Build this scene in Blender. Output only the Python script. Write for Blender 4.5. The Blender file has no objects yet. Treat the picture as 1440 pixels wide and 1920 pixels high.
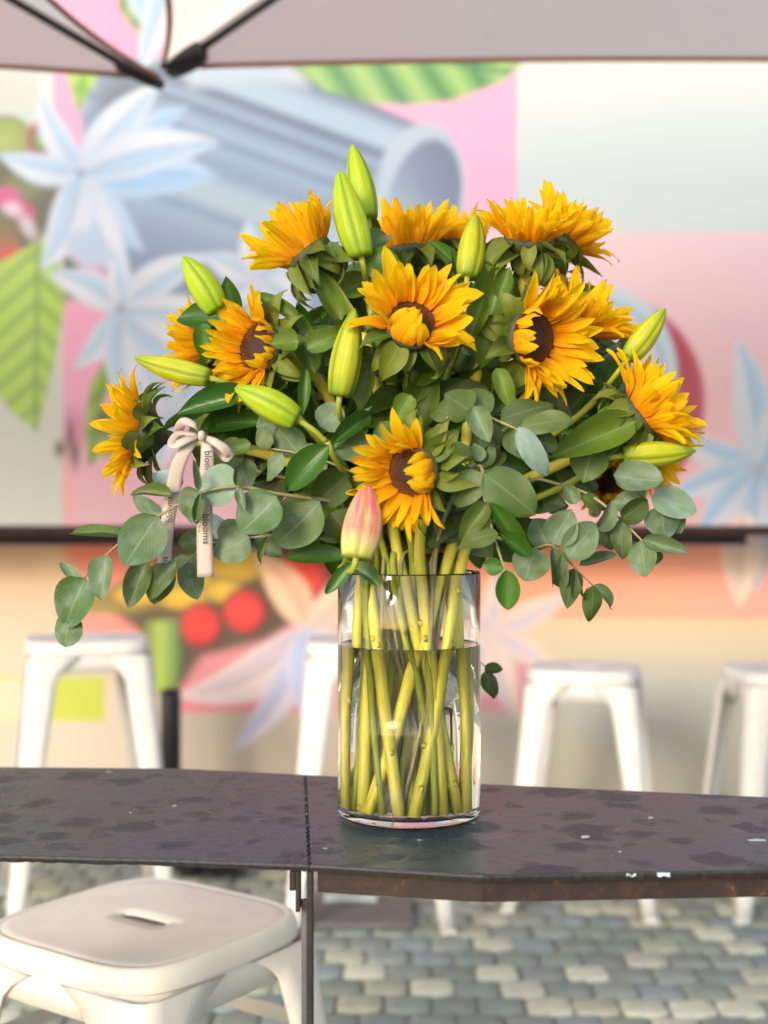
import bpy, math, random
import numpy as np
from mathutils import Vector, Matrix

rnd = random.Random(7)
R = math.radians
SC = bpy.context.scene
COL = SC.collection
F = 2470.0           # focal length in photograph pixels
H = 1.12             # camera height


def P(px, py, d):
    """a pixel of the photograph at depth d -> point in the world"""
    return Vector(((px - 720.0) / F * d, d, H - (py - 960.0) / F * d))


# ------------------------------------------------------------------ camera
cam = bpy.data.cameras.new('camera')
cam.sensor_fit = 'VERTICAL'
cam.sensor_height = 36.0
cam.sensor_width = 27.0
cam.lens = F / 1920.0 * 36.0
cam.clip_start = 0.05
cam.clip_end = 300
cam.dof.use_dof = True
cam.dof.focus_distance = 1.58
cam.dof.aperture_fstop = 2.6
camo = bpy.data.objects.new('camera', cam)
camo.location = (0, 0, H)
camo.rotation_euler = (R(90), 0, 0)
COL.objects.link(camo)
SC.camera = camo

# ------------------------------------------------------------------ world, sun, exposure
SUN_DIR = Vector((-0.46, -0.82, 0.33)).normalized()       # towards the sun
w = bpy.data.worlds.new('World')
SC.world = w
w.use_nodes = True
nt = w.node_tree
sky = nt.nodes.new('ShaderNodeTexSky')
sky.sky_type = 'NISHITA'
sky.sun_disc = False
sky.sun_elevation = math.asin(SUN_DIR.z)
sky.sun_rotation = math.atan2(SUN_DIR.x, SUN_DIR.y)
sky.air_density = 1.0
sky.dust_density = 1.0
sky.ozone_density = 1.0
bg = nt.nodes['Background']
bg.inputs['Strength'].default_value = 0.15
nt.links.new(sky.outputs[0], bg.inputs['Color'])

sun = bpy.data.lights.new('sun', 'SUN')
sun.energy = 1.3
sun.angle = R(18)
sun.color = (1.0, 0.91, 0.80)
suno = bpy.data.objects.new('sun', sun)
suno.rotation_euler = (-SUN_DIR).to_track_quat('-Z', 'Y').to_euler()
suno.location = (-4, -6, 6)
COL.objects.link(suno)

SC.view_settings.view_transform = 'Standard'
SC.view_settings.look = 'None'
SC.view_settings.exposure = 1.30
SC.view_settings.gamma = 1.0
SC.view_settings.use_curve_mapping = False
SC.render.engine = 'CYCLES'
cy = SC.cycles
cy.max_bounces = 18
cy.diffuse_bounces = 5
cy.glossy_bounces = 6
cy.transmission_bounces = 16
cy.transparent_max_bounces = 8
cy.sample_clamp_indirect = 8.0
cy.use_denoising = True
cy.caustics_reflective = True
cy.caustics_refractive = True
cy.blur_glossy = 0.3


# ------------------------------------------------------------------ helpers
def lin(c):
    return tuple(((x / 255.0) / 12.92 if x / 255.0 <= 0.04045 else ((x / 255.0 + 0.055) / 1.055) ** 2.4) for x in c)


WM = {}


def place(o, parent=None, M=None):
    M = M or Matrix.Identity(4)
    o.matrix_basis = M
    WM[o.name] = M.copy()
    COL.objects.link(o)
    if parent is not None:
        o.parent = parent
        o.matrix_parent_inverse = WM[parent.name].inverted()
    return o


def mesh(name, verts, faces, mat=None, smooth=True, uv=None):
    me = bpy.data.meshes.new(name)
    me.from_pydata([tuple(v) for v in verts], [], faces)
    if mat:
        for m in (mat if isinstance(mat, (list, tuple)) else [mat]):
            me.materials.append(m)
    if smooth:
        me.polygons.foreach_set('use_smooth', [True] * len(me.polygons))
    if uv is not None:
        ul = me.uv_layers.new(name='UVMap')
        li = np.zeros(len(me.loops), dtype=np.int32)
        me.loops.foreach_get('vertex_index', li)
        ul.data.foreach_set('uv', np.array(uv, dtype=np.float32)[li].ravel())
    me.update()
    return me


def obj(name, me, parent=None, M=None, label=None):
    o = bpy.data.objects.new(name, me)
    place(o, parent, M)
    if label:
        o['label'] = label
    return o


def tag(o, label, cat, group=None):
    o['label'] = label
    o['category'] = cat
    if group:
        o['group'] = group
    return o


def thing(name, label, cat, loc, group=None):
    e = bpy.data.objects.new(name, None)
    e.empty_display_size = 0.05
    place(e, None, Matrix.Translation(Vector(loc)))
    return tag(e, label, cat, group)


class MB:
    """collects simple shapes into one mesh"""
    def __init__(s):
        s.v, s.f, s.uv = [], [], []

    def add(s, v, f, uv=None):
        n = len(s.v)
        s.v += [tuple(x) for x in v]
        s.f += [tuple(i + n for i in q) for q in f]
        s.uv += list(uv) if uv is not None else [(0.5, 0.5)] * len(v)

    def box(s, c, size, M=None):
        x, y, z = [a / 2 for a in size]
        vs = [Vector((sx * x, sy * y, sz * z)) for sx in (-1, 1) for sy in (-1, 1) for sz in (-1, 1)]
        M = M or Matrix.Identity(4)
        vs = [Vector(c) + (M @ v) for v in vs]
        s.add(vs, [(0, 1, 3, 2), (4, 6, 7, 5), (0, 4, 5, 1), (2, 3, 7, 6), (0, 2, 6, 4), (1, 5, 7, 3)])

    def tube(s, pts, rad, n=10, ridge=0.0, cap=True):
        v, f, uv = tube(pts, rad, n, ridge, cap)
        s.add(v, f, uv)

    def build(s, name, mat, parent=None, smooth=False, bevel=0.0, M=None):
        me = mesh(name, s.v, s.f, mat, smooth, s.uv)
        o = obj(name, me, parent, M)
        if bevel:
            b = o.modifiers.new('bevel', 'BEVEL')
            b.width = bevel
            b.segments = 2
            b.limit_method = 'ANGLE'
        return o


def tube(pts, rad, n=10, ridge=0.0, cap=True):
    pts = [Vector(p) for p in pts]
    if not isinstance(rad, (list, tuple)):
        rad = [rad] * len(pts)
    t0 = (pts[1] - pts[0]).normalized()
    a = Vector((0, 0, 1)) if abs(t0.z) < 0.9 else Vector((1, 0, 0))
    u = t0.cross(a).normalized()
    v, f, uv = [], [], []
    L = 0
    for i, p in enumerate(pts):
        if i == 0:
            t = t0
        elif i == len(pts) - 1:
            t = (pts[i] - pts[i - 1]).normalized()
        else:
            t = (pts[i + 1] - pts[i - 1]).normalized()
        u = (u - t * u.dot(t)).normalized()
        b = t.cross(u)
        if i:
            L += (pts[i] - pts[i - 1]).length
        for k in range(n):
            an = 2 * math.pi * k / n
            r = rad[i] * (1 + (ridge if k % 2 else -ridge))
            v.append(p + (u * math.cos(an) + b * math.sin(an)) * r)
            uv.append((k / n, L * 10))
    for i in range(len(pts) - 1):
        for k in range(n):
            k2 = (k + 1) % n
            f.append((i * n + k, i * n + k2, (i + 1) * n + k2, (i + 1) * n + k))
    if cap:
        f.append(tuple(range(n - 1, -1, -1)))
        f.append(tuple((len(pts) - 1) * n + k for k in range(n)))
    return v, f, uv


def bez(p0, p1, p2, p3, n):
    out = []
    for i in range(n + 1):
        t = i / n
        s = 1 - t
        out.append(p0 * s ** 3 + p1 * 3 * s * s * t + p2 * 3 * s * t * t + p3 * t ** 3)
    return out


def catmull(pts, k=4):
    pts = [Vector(p) for p in pts]
    q = [pts[0] * 2 - pts[1]] + pts + [pts[-1] * 2 - pts[-2]]
    out = []
    for i in range(1, len(q) - 2):
        for j in range(k):
            t = j / k
            a, b, c, d = q[i - 1], q[i], q[i + 1], q[i + 2]
            out.append(0.5 * ((2 * b) + (c - a) * t + (2 * a - 5 * b + 4 * c - d) * t * t + (3 * b - a - 3 * c + d) * t ** 3))
    out.append(pts[-1])
    return out


def lathe(prof, n=48):
    v, f, uv = [], [], []
    for i, (r, z) in enumerate(prof):
        for k in range(n):
            a = 2 * math.pi * k / n
            v.append((r * math.cos(a), r * math.sin(a), z))
            uv.append((k / n, i / max(1, len(prof) - 1)))
    for i in range(len(prof) - 1):
        for k in range(n):
            k2 = (k + 1) % n
            f.append((i * n + k, i * n + k2, (i + 1) * n + k2, (i + 1) * n + k))
    return v, f, uv


# ------------------------------------------------------------------ materials
class N:
    """small node-graph helper"""
    def __init__(s, name):
        s.m = bpy.data.materials.new(name)
        s.m.use_nodes = True
        s.t = s.m.node_tree
        s.p = s.t.nodes['Principled BSDF']
        s.out = s.t.nodes['Material Output']

    def n(s, typ, **kw):
        x = s.t.nodes.new(typ)
        for k, v in kw.items():
            if hasattr(x, k):
                setattr(x, k, v)
            else:
                x.inputs[k.replace('_', ' ')].default_value = v
        return x

    def l(s, a, b):
        s.t.links.new(a, b)

    def coord(s, which='Object'):
        return s.n('ShaderNodeTexCoord').outputs[which]

    def mapping(s, src, scale):
        m = s.n('ShaderNodeMapping')
        m.inputs['Scale'].default_value = scale
        s.l(src, m.inputs['Vector'])
        return m.outputs[0]

    def noise(s, src, scale, detail=4, rough=0.55, dist=0.0):
        x = s.n('ShaderNodeTexNoise')
        x.inputs['Scale'].default_value = scale
        x.inputs['Detail'].default_value = detail
        x.inputs['Roughness'].default_value = rough
        x.inputs['Distortion'].default_value = dist
        if src is not None:
            s.l(src, x.inputs['Vector'])
        return x.outputs['Fac']

    def ramp(s, src, stops, interp='LINEAR'):
        x = s.n('ShaderNodeValToRGB')
        x.color_ramp.interpolation = interp
        els = x.color_ramp.elements
        while len(els) < len(stops):
            els.new(0.5)
        for e, (p, c) in zip(els, stops):
            e.position = p
            c = (c, c, c) if isinstance(c, (int, float)) else c
            e.color = (*c[:3], 1)
        s.l(src, x.inputs[0])
        return x.outputs[0]

    def mix(s, fac, a, b, typ='MIX'):
        x = s.n('ShaderNodeMix', data_type='RGBA', blend_type=typ)
        for sock, val in ((x.inputs[0], fac), (x.inputs[6], a), (x.inputs[7], b)):
            if isinstance(val, (int, float)):
                sock.default_value = val
            elif isinstance(val, tuple):
                sock.default_value = (*val[:3], 1)
            else:
                s.l(val, sock)
        return x.outputs[2]

    def math(s, op, a, b=0.0, c=None):
        x = s.n('ShaderNodeMath', operation=op)
        for i, val in enumerate((a, b) if c is None else (a, b, c)):
            if isinstance(val, (int, float)):
                x.inputs[i].default_value = val
            else:
                s.l(val, x.inputs[i])
        return x.outputs[0]

    def bump(s, h, strength=0.3, dist=0.002):
        x = s.n('ShaderNodeBump')
        x.inputs['Strength'].default_value = strength
        x.inputs['Distance'].default_value = dist
        s.l(h, x.inputs['Height'])
        s.l(x.outputs[0], s.p.inputs['Normal'])
        return x.outputs[0]

    def col(s, c):
        if isinstance(c, tuple):
            s.p.inputs['Base Color'].default_value = (*c[:3], 1)
        else:
            s.l(c, s.p.inputs['Base Color'])

    def set(s, **kw):
        for k, v in kw.items():
            s.p.inputs[k.replace('_', ' ')].default_value = v

    def translucent(s, c, fac):
        tr = s.n('ShaderNodeBsdfTranslucent')
        if isinstance(c, tuple):
            tr.inputs[0].default_value = (*c[:3], 1)
        else:
            s.l(c, tr.inputs[0])
        mx = s.n('ShaderNodeMixShader')
        mx.inputs[0].default_value = fac
        s.l(s.p.outputs[0], mx.inputs[1])
        s.l(tr.outputs[0], mx.inputs[2])
        s.l(mx.outputs[0], s.out.inputs[0])


def uvsplit(n):
    sp = n.n('ShaderNodeSeparateXYZ')
    n.l(n.coord('UV'), sp.inputs[0])
    return sp.outputs[0], sp.outputs[1]


def objrand(n):
    return n.n('ShaderNodeObjectInfo').outputs['Random']


def M_petal():
    n = N('sunflower_petal')
    u, v = uvsplit(n)
    r = objrand(n)
    c = n.ramp(u, [(0.0, (0.90, 0.38, 0.003)), (0.3, (0.97, 0.60, 0.004)), (0.75, (0.98, 0.71, 0.006)), (1.0, (0.98, 0.75, 0.02))])
    c2 = n.ramp(u, [(0.0, (0.88, 0.33, 0.002)), (0.4, (0.95, 0.53, 0.003)), (1.0, (0.97, 0.64, 0.005))])
    c = n.mix(r, c, c2)
    streak = n.noise(n.mapping(n.coord('UV'), (1.0, 22, 1)), 2.0, 4, 0.65)
    c = n.mix(n.ramp(streak, [(0.42, 0.0), (0.66, 0.7)]), c, (0.86, 0.36, 0.003))
    n.col(c)
    n.set(Roughness=0.62)
    n.p.inputs['Specular IOR Level'].default_value = 0.2
    n.bump(streak, 0.6, 0.003)
    n.translucent(c, 0.5)
    return n.m


def leafmat(name, ca, cb, vein, rough, tr=0.2, veinamt=0.5, mott=0.35, spots=(0.2, 0.14, 0.06), bloom=None):
    ca, cb, vein = (tuple(x * 0.88 for x in c_) for c_ in (ca, cb, vein))
    tr *= 0.6
    mott = min(1.0, mott * 1.6)
    n = N(name)
    u, v = uvsplit(n)
    r = objrand(n)
    c = n.ramp(r, [(0.0, ca), (0.3, tuple(x * y for x, y in zip(cb, (1.0, 1.0, .6)))), (0.55, cb), (0.8, tuple((x + y) * .62 for x, y in zip(ca, cb))), (1.0, tuple(x * y for x, y in zip(ca, (.75, 1.15, .6))))])
    obj_c = n.coord('Object')
    no = n.noise(n.coord('UV'), 4.0, 5, 0.6)
    dark = n.mix(0.5, c, tuple(x * 0.55 for x in ca))
    c = n.mix(n.ramp(no, [(0.35, mott), (0.65, 0.0)]), c, dark)
    if bloom:
        no3 = n.noise(n.coord('UV'), 2.1, 3, 0.5)
        c = n.mix(n.ramp(no3, [(0.45, 0.0), (0.75, 0.6)]), c, bloom)
    # mid rib and side veins
    av = n.math('ABSOLUTE', n.math('SUBTRACT', v, 0.5))
    rib = n.ramp(av, [(0.0, 1.0), (0.035, 0.0)])
    ph = n.math('SUBTRACT', n.math('MULTIPLY', u, 9.0), n.math('MULTIPLY', av, 11.0))
    fr = n.math('ABSOLUTE', n.math('SUBTRACT', n.math('FRACT', ph), 0.5))
    side = n.ramp(fr, [(0.0, 0.7), (0.09, 0.0)])
    vv = n.math('MAXIMUM', rib, side)
    c = n.mix(n.math('MULTIPLY', vv, min(1, veinamt * 1.5)), c, vein)
    sp = n.noise(n.coord('UV'), 17.0, 2, 0.5)
    c = n.mix(n.ramp(sp, [(0.66, 0.0), (0.72, 0.7)]), c, spots)
    # the underside is paler
    geo = n.n('ShaderNodeNewGeometry')
    c = n.mix(n.math('MULTIPLY', geo.outputs['Backfacing'], 0.35), c, tuple(min(1, x * 1.2 + 0.07) for x in cb))
    n.col(c)
    n.set(Roughness=rough)
    n.p.inputs['Specular IOR Level'].default_value = 0.4
    n.bump(n.math('ADD', n.math('MULTIPLY', vv, 0.5), n.math('MULTIPLY', no, 0.8)), 0.25, 0.002)
    n.translucent(n.mix(0.4, c, (0.35, 0.5, 0.03)), tr)
    return n.m


def M_bud(name, body, edge, tipc, pink=None):
    n = N(name)
    u, v = uvsplit(n)            # u: round the bud, v: base -> tip
    ph = n.math('ABSOLUTE', n.math('SUBTRACT', n.math('FRACT', n.math('MULTIPLY', u, 3.0)), 0.5))
    g = n.ramp(ph, [(0.0, 1.0), (0.035, 0.75), (0.11, 0.0)])      # the furrow between two sepals
    g2 = n.ramp(ph, [(0.36, 0.0), (0.5, 0.8)])                    # the rib on each sepal
    c = n.ramp(v, [(0.0, edge), (0.25, body), (0.65, body), (1.0, tipc)])
    if pink:
        no = n.noise(n.mapping(n.coord('UV'), (9, 1.0, 1)), 2.5, 4)
        am = n.ramp(v, [(0.10, 0.0), (0.34, 0.9), (0.8, 1.0)])
        c = n.mix(n.math('MULTIPLY', am, n.ramp(no, [(0.3, 0.5), (0.55, 1.0)])), c, pink)
    no2 = n.noise(n.mapping(n.coord('UV'), (16, 1.2, 1)), 3.0, 3)
    c = n.mix(n.ramp(no2, [(0.4, 0.0), (0.7, 0.45)]), c, edge)
    c = n.mix(n.math('MULTIPLY', g2, 0.4), c, tuple(min(1, x * 1.25 + 0.02) for x in body))
    c = n.mix(n.math('MULTIPLY', g, 0.6), c, tuple(x * 0.45 for x in edge))
    n.col(c)
    n.set(Roughness=0.5)
    n.p.inputs['Specular IOR Level'].default_value = 0.25
    sp = n.noise(n.mapping(n.coord('UV'), (8, 3, 1)), 6.0, 3)
    n.col(n.mix(n.ramp(sp, [(0.60, 0.0), (0.72, 0.35)]), c, tuple(x * .6 for x in edge)))
    n.p.inputs['Subsurface Weight'].default_value = 0.0
    n.bump(no2, 0.35, 0.002)
    return n.m


def M_stem(name, a, b, rough=0.5):
    n = N(name)
    o = n.coord('UV')
    s = n.noise(n.mapping(o, (10, 0.35, 1)), 3.0, 4)
    c = n.mix(n.ramp(s, [(0.35, 0.0), (0.65, 1.0)]), a, b)
    r = objrand(n)
    c = n.mix(n.math('MULTIPLY', r, 0.6), c, tuple(x * 0.75 for x in a))
    k = n.noise(n.coord('Object'), 60, 3)
    c = n.mix(n.ramp(k, [(0.68, 0.0), (0.76, 0.7)]), c, (0.12, 0.06, 0.015))
    n.col(c)
    n.set(Roughness=rough)
    n.bump(n.noise(n.mapping(o, (14, 2, 1)), 4.0, 4), 0.4, 0.0012)
    return n.m


def plain(name, c, rough=0.5, metal=0.0, var=0.12, scale=30, bump=0.0, spec=0.5):
    n = N(name)
    no = n.noise(n.coord('Object'), scale, 5)
    n.col(n.mix(n.ramp(no, [(0.3, 0.0), (0.7, 1.0)]), tuple(x * (1 - var) for x in c), tuple(min(1, x * (1 + var)) for x in c)))
    n.set(Roughness=rough, Metallic=metal)
    n.p.inputs['Specular IOR Level'].default_value = spec
    if bump:
        n.bump(no, bump, 0.001)
    return n.m


def M_disc():
    n = N('sunflower_disc')
    u, v = uvsplit(n)      # u = radius
    c = n.ramp(u, [(0.0, (0.035, 0.012, 0.006)), (0.45, (0.02, 0.007, 0.004)), (0.62, (0.10, 0.028, 0.006)), (0.85, (0.16, 0.05, 0.008)), (1.0, (0.06, 0.02, 0.004))])
    c = n.mix(n.ramp(v, [(0.4, 0.0), (1.0, 0.65)]), c, (0.30, 0.10, 0.012))
    n.col(c)
    n.set(Roughness=0.75)
    return n.m


def M_table():
    n = N('dark_coated_steel')
    o = n.coord('Object')
    warp = n.n('ShaderNodeTexNoise')
    warp.inputs['Scale'].default_value = 30
    warp.inputs['Detail'].default_value = 5
    n.l(o, warp.inputs['Vector'])
    ov = n.n('ShaderNodeVectorMath', operation='MULTIPLY_ADD')
    n.l(warp.outputs['Color'], ov.inputs[0])
    ov.inputs[1].default_value = (0.045, 0.045, 0.0)
    n.l(o, ov.inputs[2])
    vo = n.n('ShaderNodeTexVoronoi', feature='F1', distance='EUCLIDEAN')
    vo.inputs['Scale'].default_value = 15
    vo.inputs['Randomness'].default_value = 1.0
    n.l(ov.outputs[0], vo.inputs['Vector'])
    rsep = n.n('ShaderNodeSeparateColor')
    n.l(vo.outputs['Color'], rsep.inputs[0])
    size = n.math('MULTIPLY_ADD', rsep.outputs[0], 0.62, -0.14)
    d = n.math('SUBTRACT', vo.outputs['Distance'], size)
    spot = n.ramp(d, [(0.0, 1.0), (0.16, 0.0)])
    vo2 = n.n('ShaderNodeTexVoronoi', feature='F1')
    vo2.inputs['Scale'].default_value = 26
    n.l(ov.outputs[0], vo2.inputs['Vector'])
    r2 = n.n('ShaderNodeSeparateColor')
    n.l(vo2.outputs['Color'], r2.inputs[0])
    d2 = n.math('SUBTRACT', vo2.outputs['Distance'], n.math('MULTIPLY_ADD', r2.outputs[0], 0.6, -0.22))
    spot = n.math('MAXIMUM', spot, n.ramp(d2, [(0.0, 0.7), (0.18, 0.0)]))
    fine = n.noise(n.mapping(o, (1.0, 1.0, 1)), 62, 3, 0.55, 1.8)
    med = n.noise(o, 7, 4)
    c = n.mix(med, (0.018, 0.036, 0.050), (0.030, 0.042, 0.056))
    c = n.mix(n.math('MULTIPLY', spot, 0.8), c, (0.024, 0.029, 0.038))
    n.col(c)
    rough = n.math('MULTIPLY_ADD', spot, 0.16, n.math('MULTIPLY_ADD', med, 0.12, 0.18))
    n.l(rough, n.p.inputs['Roughness'])
    n.p.inputs['Specular IOR Level'].default_value = 0.38
    n.p.inputs['Specular Tint'].default_value = (0.78, 0.92, 1.0, 1)
    b = n.n('ShaderNodeBump')
    n.l(n.math('MULTIPLY_ADD', spot, 0.7, 0.35), b.inputs['Strength'])
    b.inputs['Distance'].default_value = 0.0055
    n.l(fine, b.inputs['Height'])
    n.l(b.outputs[0], n.p.inputs['Normal'])
    return n.m


def M_rust():
    n = N('rusty_steel')
    o = n.coord('Object')
    a = n.noise(o, 60, 8, 0.7)
    b = n.noise(o, 9, 4)
    c = n.ramp(a, [(0.3, (0.012, 0.006, 0.005)), (0.52, (0.030, 0.014, 0.009)), (0.62, (0.070, 0.030, 0.012)), (0.70, (0.34, 0.15, 0.03))])
    c = n.mix(n.ramp(b, [(0.35, 0.55), (0.7, 0.0)]), c, (0.018, 0.010, 0.008))
    n.col(c)
    n.set(Roughness=0.7, Metallic=0.2)
    n.bump(a, 0.5, 0.002)
    return n.m


def M_glass(name, col, ior, rough=0.0):
    n = N(name)
    n.set(Roughness=rough, IOR=ior)
    n.p.inputs['Transmission Weight'].default_value = 1.0
    if name == 'clear_glass':
        v = n.noise(n.mapping(n.coord('Object'), (1, 1, 0.25)), 22, 2)
        n.bump(v, 0.015, 0.002)
    n.col(col)
    return n.m


def M_stool(name='white_painted_steel', ca=(0.55, 0.53, 0.50), cb=(0.62, 0.61, 0.585)):
    n = N(name)
    o = n.coord('Object')
    a = n.noise(o, 16, 6, 0.65)
    b = n.noise(o, 110, 5, 0.7)
    c = n.mix(n.ramp(a, [(0.35, 0.0), (0.7, 1.0)]), ca, cb)
    m = n.math('MULTIPLY', n.ramp(b, [(0.70, 0.0), (0.74, 1.0)]), n.ramp(a, [(0.52, 0.0), (0.6, 1.0)]))
    c = n.mix(n.math('MULTIPLY', m, 0.7), c, (0.30, 0.17, 0.09))
    n.col(c)
    n.l(n.math('MULTIPLY_ADD', a, 0.2, 0.38), n.p.inputs['Roughness'])
    n.p.inputs['Specular IOR Level'].default_value = 0.3
    n.bump(b, 0.06, 0.001)
    return n.m


def M_canvas():
    n = N('beige_canvas')
    o = n.coord('Object')
    a = n.noise(o, 3.5, 4)
    wv = n.noise(n.mapping(o, (300, 300, 300)), 1.0, 2)
    c = n.mix(a, (0.88, 0.765, 0.60), (0.92, 0.80, 0.64))
    n.col(c)
    n.set(Roughness=0.9)
    n.bump(wv, 0.15, 0.0006)
    n.translucent(c, 0.9)
    return n.m


def M_mural():
    n = N('mural_paint')
    at = n.n('ShaderNodeAttribute', attribute_name='paint')
    o = n.coord('Object')
    a = n.noise(o, 2.2, 5)
    b = n.noise(o, 60, 4)
    c = n.mix(n.ramp(a, [(0.3, 0.10), (0.7, 0.0)]), at.outputs['Color'], (0.50, 0.47, 0.42))
    n.col(c)
    n.set(Roughness=0.62)
    n.bump(b, 0.10, 0.002)
    return n.m


def M_ribbon():
    n = N('blush_satin')
    a = n.noise(n.mapping(n.coord('Object'), (40, 40, 400)), 3, 2)
    n.col(n.mix(a, (0.47, 0.37, 0.31), (0.54, 0.44, 0.37)))
    n.set(Roughness=0.33)
    n.bump(a, 0.05, 0.0005)
    n.translucent((0.7, 0.5, 0.4), 0.15)
    return n.m


def M_stone(name, c):
    n = N(name)
    o = n.coord('Object')
    a = n.noise(o, 30, 6, 0.65)
    b = n.noise(o, 7, 3)
    r = objrand(n)
    cc = n.mix(r, tuple(x * 0.82 for x in c), tuple(x * 1.18 for x in c))
    cc = n.mix(n.ramp(a, [(0.3, 0.45), (0.7, 0.0)]), cc, tuple(x * 0.5 for x in c))
    cc = n.mix(n.ramp(b, [(0.5, 0.0), (0.75, 0.4)]), cc, tuple(x * 1.3 for x in c))
    n.col(cc)
    n.set(Roughness=0.75)
    n.bump(a, 0.6, 0.004)
    return n.m


MAT = dict(
    petal=M_petal(), disc=M_disc(),
    bract=leafmat('bract_green', (0.044, 0.078, 0.006), (0.150, 0.185, 0.014), (0.24, 0.27, 0.05), 0.6, 0.18, 0.4, 0.3, (0.10, 0.07, 0.02)),
    receptacle=plain('receptacle_green', (0.035, 0.045, 0.010), 0.7, 0, 0.4, 120, 0.4),
    euc=leafmat('eucalyptus_leaf', (0.062, 0.102, 0.028), (0.132, 0.195, 0.092), (0.25, 0.30, 0.16), 0.55, 0.14, 0.38, 0.4, (0.16, 0.12, 0.07), bloom=(0.18, 0.25, 0.22)),
    blue=leafmat('eucalyptus_leaf_blue', (0.140, 0.205, 0.175), (0.200, 0.290, 0.270), (0.30, 0.36, 0.26), 0.55, 0.14, 0.38, 0.3, (0.16, 0.12, 0.07), bloom=(0.26, 0.36, 0.36)),
    eucd=leafmat('olive_leaf', (0.044, 0.078, 0.011), (0.088, 0.130, 0.026), (0.20, 0.22, 0.09), 0.5, 0.15, 0.35, 0.4, (0.13, 0.09, 0.04)),
    lilyleaf=leafmat('lily_leaf', (0.022, 0.075, 0.008), (0.050, 0.135, 0.014), (0.10, 0.20, 0.035), 0.33, 0.2, 0.3, 0.25, (0.07, 0.09, 0.02)),
    sunleaf=leafmat('sunflower_leaf', (0.040, 0.088, 0.006), (0.105, 0.175, 0.012), (0.20, 0.25, 0.05), 0.5, 0.2, 0.45, 0.35, (0.12, 0.09, 0.02)),
    bud=M_bud('lily_bud_green', (0.36, 0.36, 0.012), (0.14, 0.22, 0.010), (0.16, 0.27, 0.012)),
    budb=M_bud('lily_bud_lime', (0.30, 0.38, 0.010), (0.16, 0.27, 0.008), (0.24, 0.36, 0.012)),
    budp=M_bud('lily_bud_pink', (0.62, 0.50, 0.20), (0.38, 0.38, 0.07), (0.55, 0.17, 0.16), pink=(0.56, 0.085, 0.13)),
    stem=M_stem('sunflower_stem', (0.56, 0.53, 0.040), (0.82, 0.66, 0.09)),
    lstem=M_stem('lily_stem', (0.26, 0.31, 0.02), (0.44, 0.43, 0.045)),
    estem=M_stem('eucalyptus_stem', (0.26, 0.22, 0.08), (0.32, 0.28, 0.14)),
    glass=M_glass('clear_glass', (1.0, 1.0, 0.995), 1.45),
    water=M_glass('vase_water', (1.0, 1.0, 0.965), 1.33),
    table=M_table(), rust=M_rust(), stool=M_stool(), cream=M_stool('cream_painted_steel', (0.69, 0.63, 0.55), (0.75, 0.70, 0.62)), canvas=M_canvas(), mural=M_mural(), ribbon=M_ribbon(),
    black=plain('black_metal', (0.012, 0.013, 0.016), 0.4, 0.0, 0.2, 40),
    dark=plain('dark_edge', (0.02, 0.017, 0.016), 0.55, 0.3, 0.4, 200, 0.5),
    matte=plain('matte_black', (0.012, 0.010, 0.010), 0.9, 0, 0.2, 40, 0, 0.1),
    shelf=plain('dark_brown_board', (0.030, 0.015, 0.012), 0.75, 0, 0.3, 20, 0, 0.15),
    hem=plain('peach_binding', (0.42, 0.20, 0.14), 0.8, 0, 0.1, 60),
    pith=plain('pale_pith', (0.62, 0.60, 0.34), 0.7, 0, 0.2, 200),
    ink=plain('ribbon_ink', (0.03, 0.025, 0.025), 0.6),
    chip=plain('pale_chip', (0.40, 0.45, 0.47), 0.4, 0, 0.1, 200),
    slab=plain('grey_plate', (0.11, 0.11, 0.115), 0.5, 0.2, 0.2, 12, 0.2),
    soil=plain('joint_sand', (0.20, 0.195, 0.165), 0.95, 0, 0.4, 40, 0.5),
    wallside=plain('wall_render', (0.55, 0.54, 0.50), 0.8, 0, 0.1, 6, 0.2),
)
STONES = [M_stone('sett_grey_green', (0.26, 0.285, 0.23)), M_stone('sett_grey', (0.255, 0.275, 0.240)),
          M_stone('sett_blue_grey', (0.25, 0.285, 0.28)), M_stone('sett_buff', (0.40, 0.40, 0.30)),
          M_stone('sett_cream', (0.55, 0.55, 0.42))]

# ================================================================== SETTING
# ------------------------------------------------------------------ ground with setts
gm = mesh('ground', [(-40, -40, -0.0065), (40, -40, -0.0065), (40, 40, -0.0065), (-40, 40, -0.0065)], [(0, 1, 2, 3)], MAT['soil'], False)
ground = obj('ground', gm)
ground['kind'] = 'structure'
ground['label'] = 'sandy ground under the grey stone setts'


def sett_mesh(i, mat):
    rr = random.Random(100 + i)
    a, b, h = 0.1035, 0.1035, 0.03
    loops = [(1.0, 0.0 - h), (1.0, -0.008), (0.985, -0.0025), (0.93, 0.0), (0.5, 0.001)]
    v, f = [], []
    base = []
    m = 16
    for k in range(m):
        t = 2 * math.pi * k / m
        c, s = math.cos(t), math.sin(t)
        q = 1.0 / (abs(c) ** 7 + abs(s) ** 7) ** (1 / 7)
        base.append((c * q * a / 2 * (1 + rr.uniform(-.035, .02)), s * q * b / 2 * (1 + rr.uniform(-.035, .02))))
    for sc, z in loops:
        for (x, y) in base:
            v.append((x * sc, y * sc, z + (rr.uniform(-.0015, .0015) if z > -.01 else 0)))
    for i2 in range(len(loops) - 1):
        for k in range(m):
            k2 = (k + 1) % m
            f.append((i2 * m + k, i2 * m + k2, (i2 + 1) * m + k2, (i2 + 1) * m + k))
    f.append(tuple((len(loops) - 1) * m + k for k in range(m)))
    return mesh('paving_stone', v, f, mat)


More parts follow.
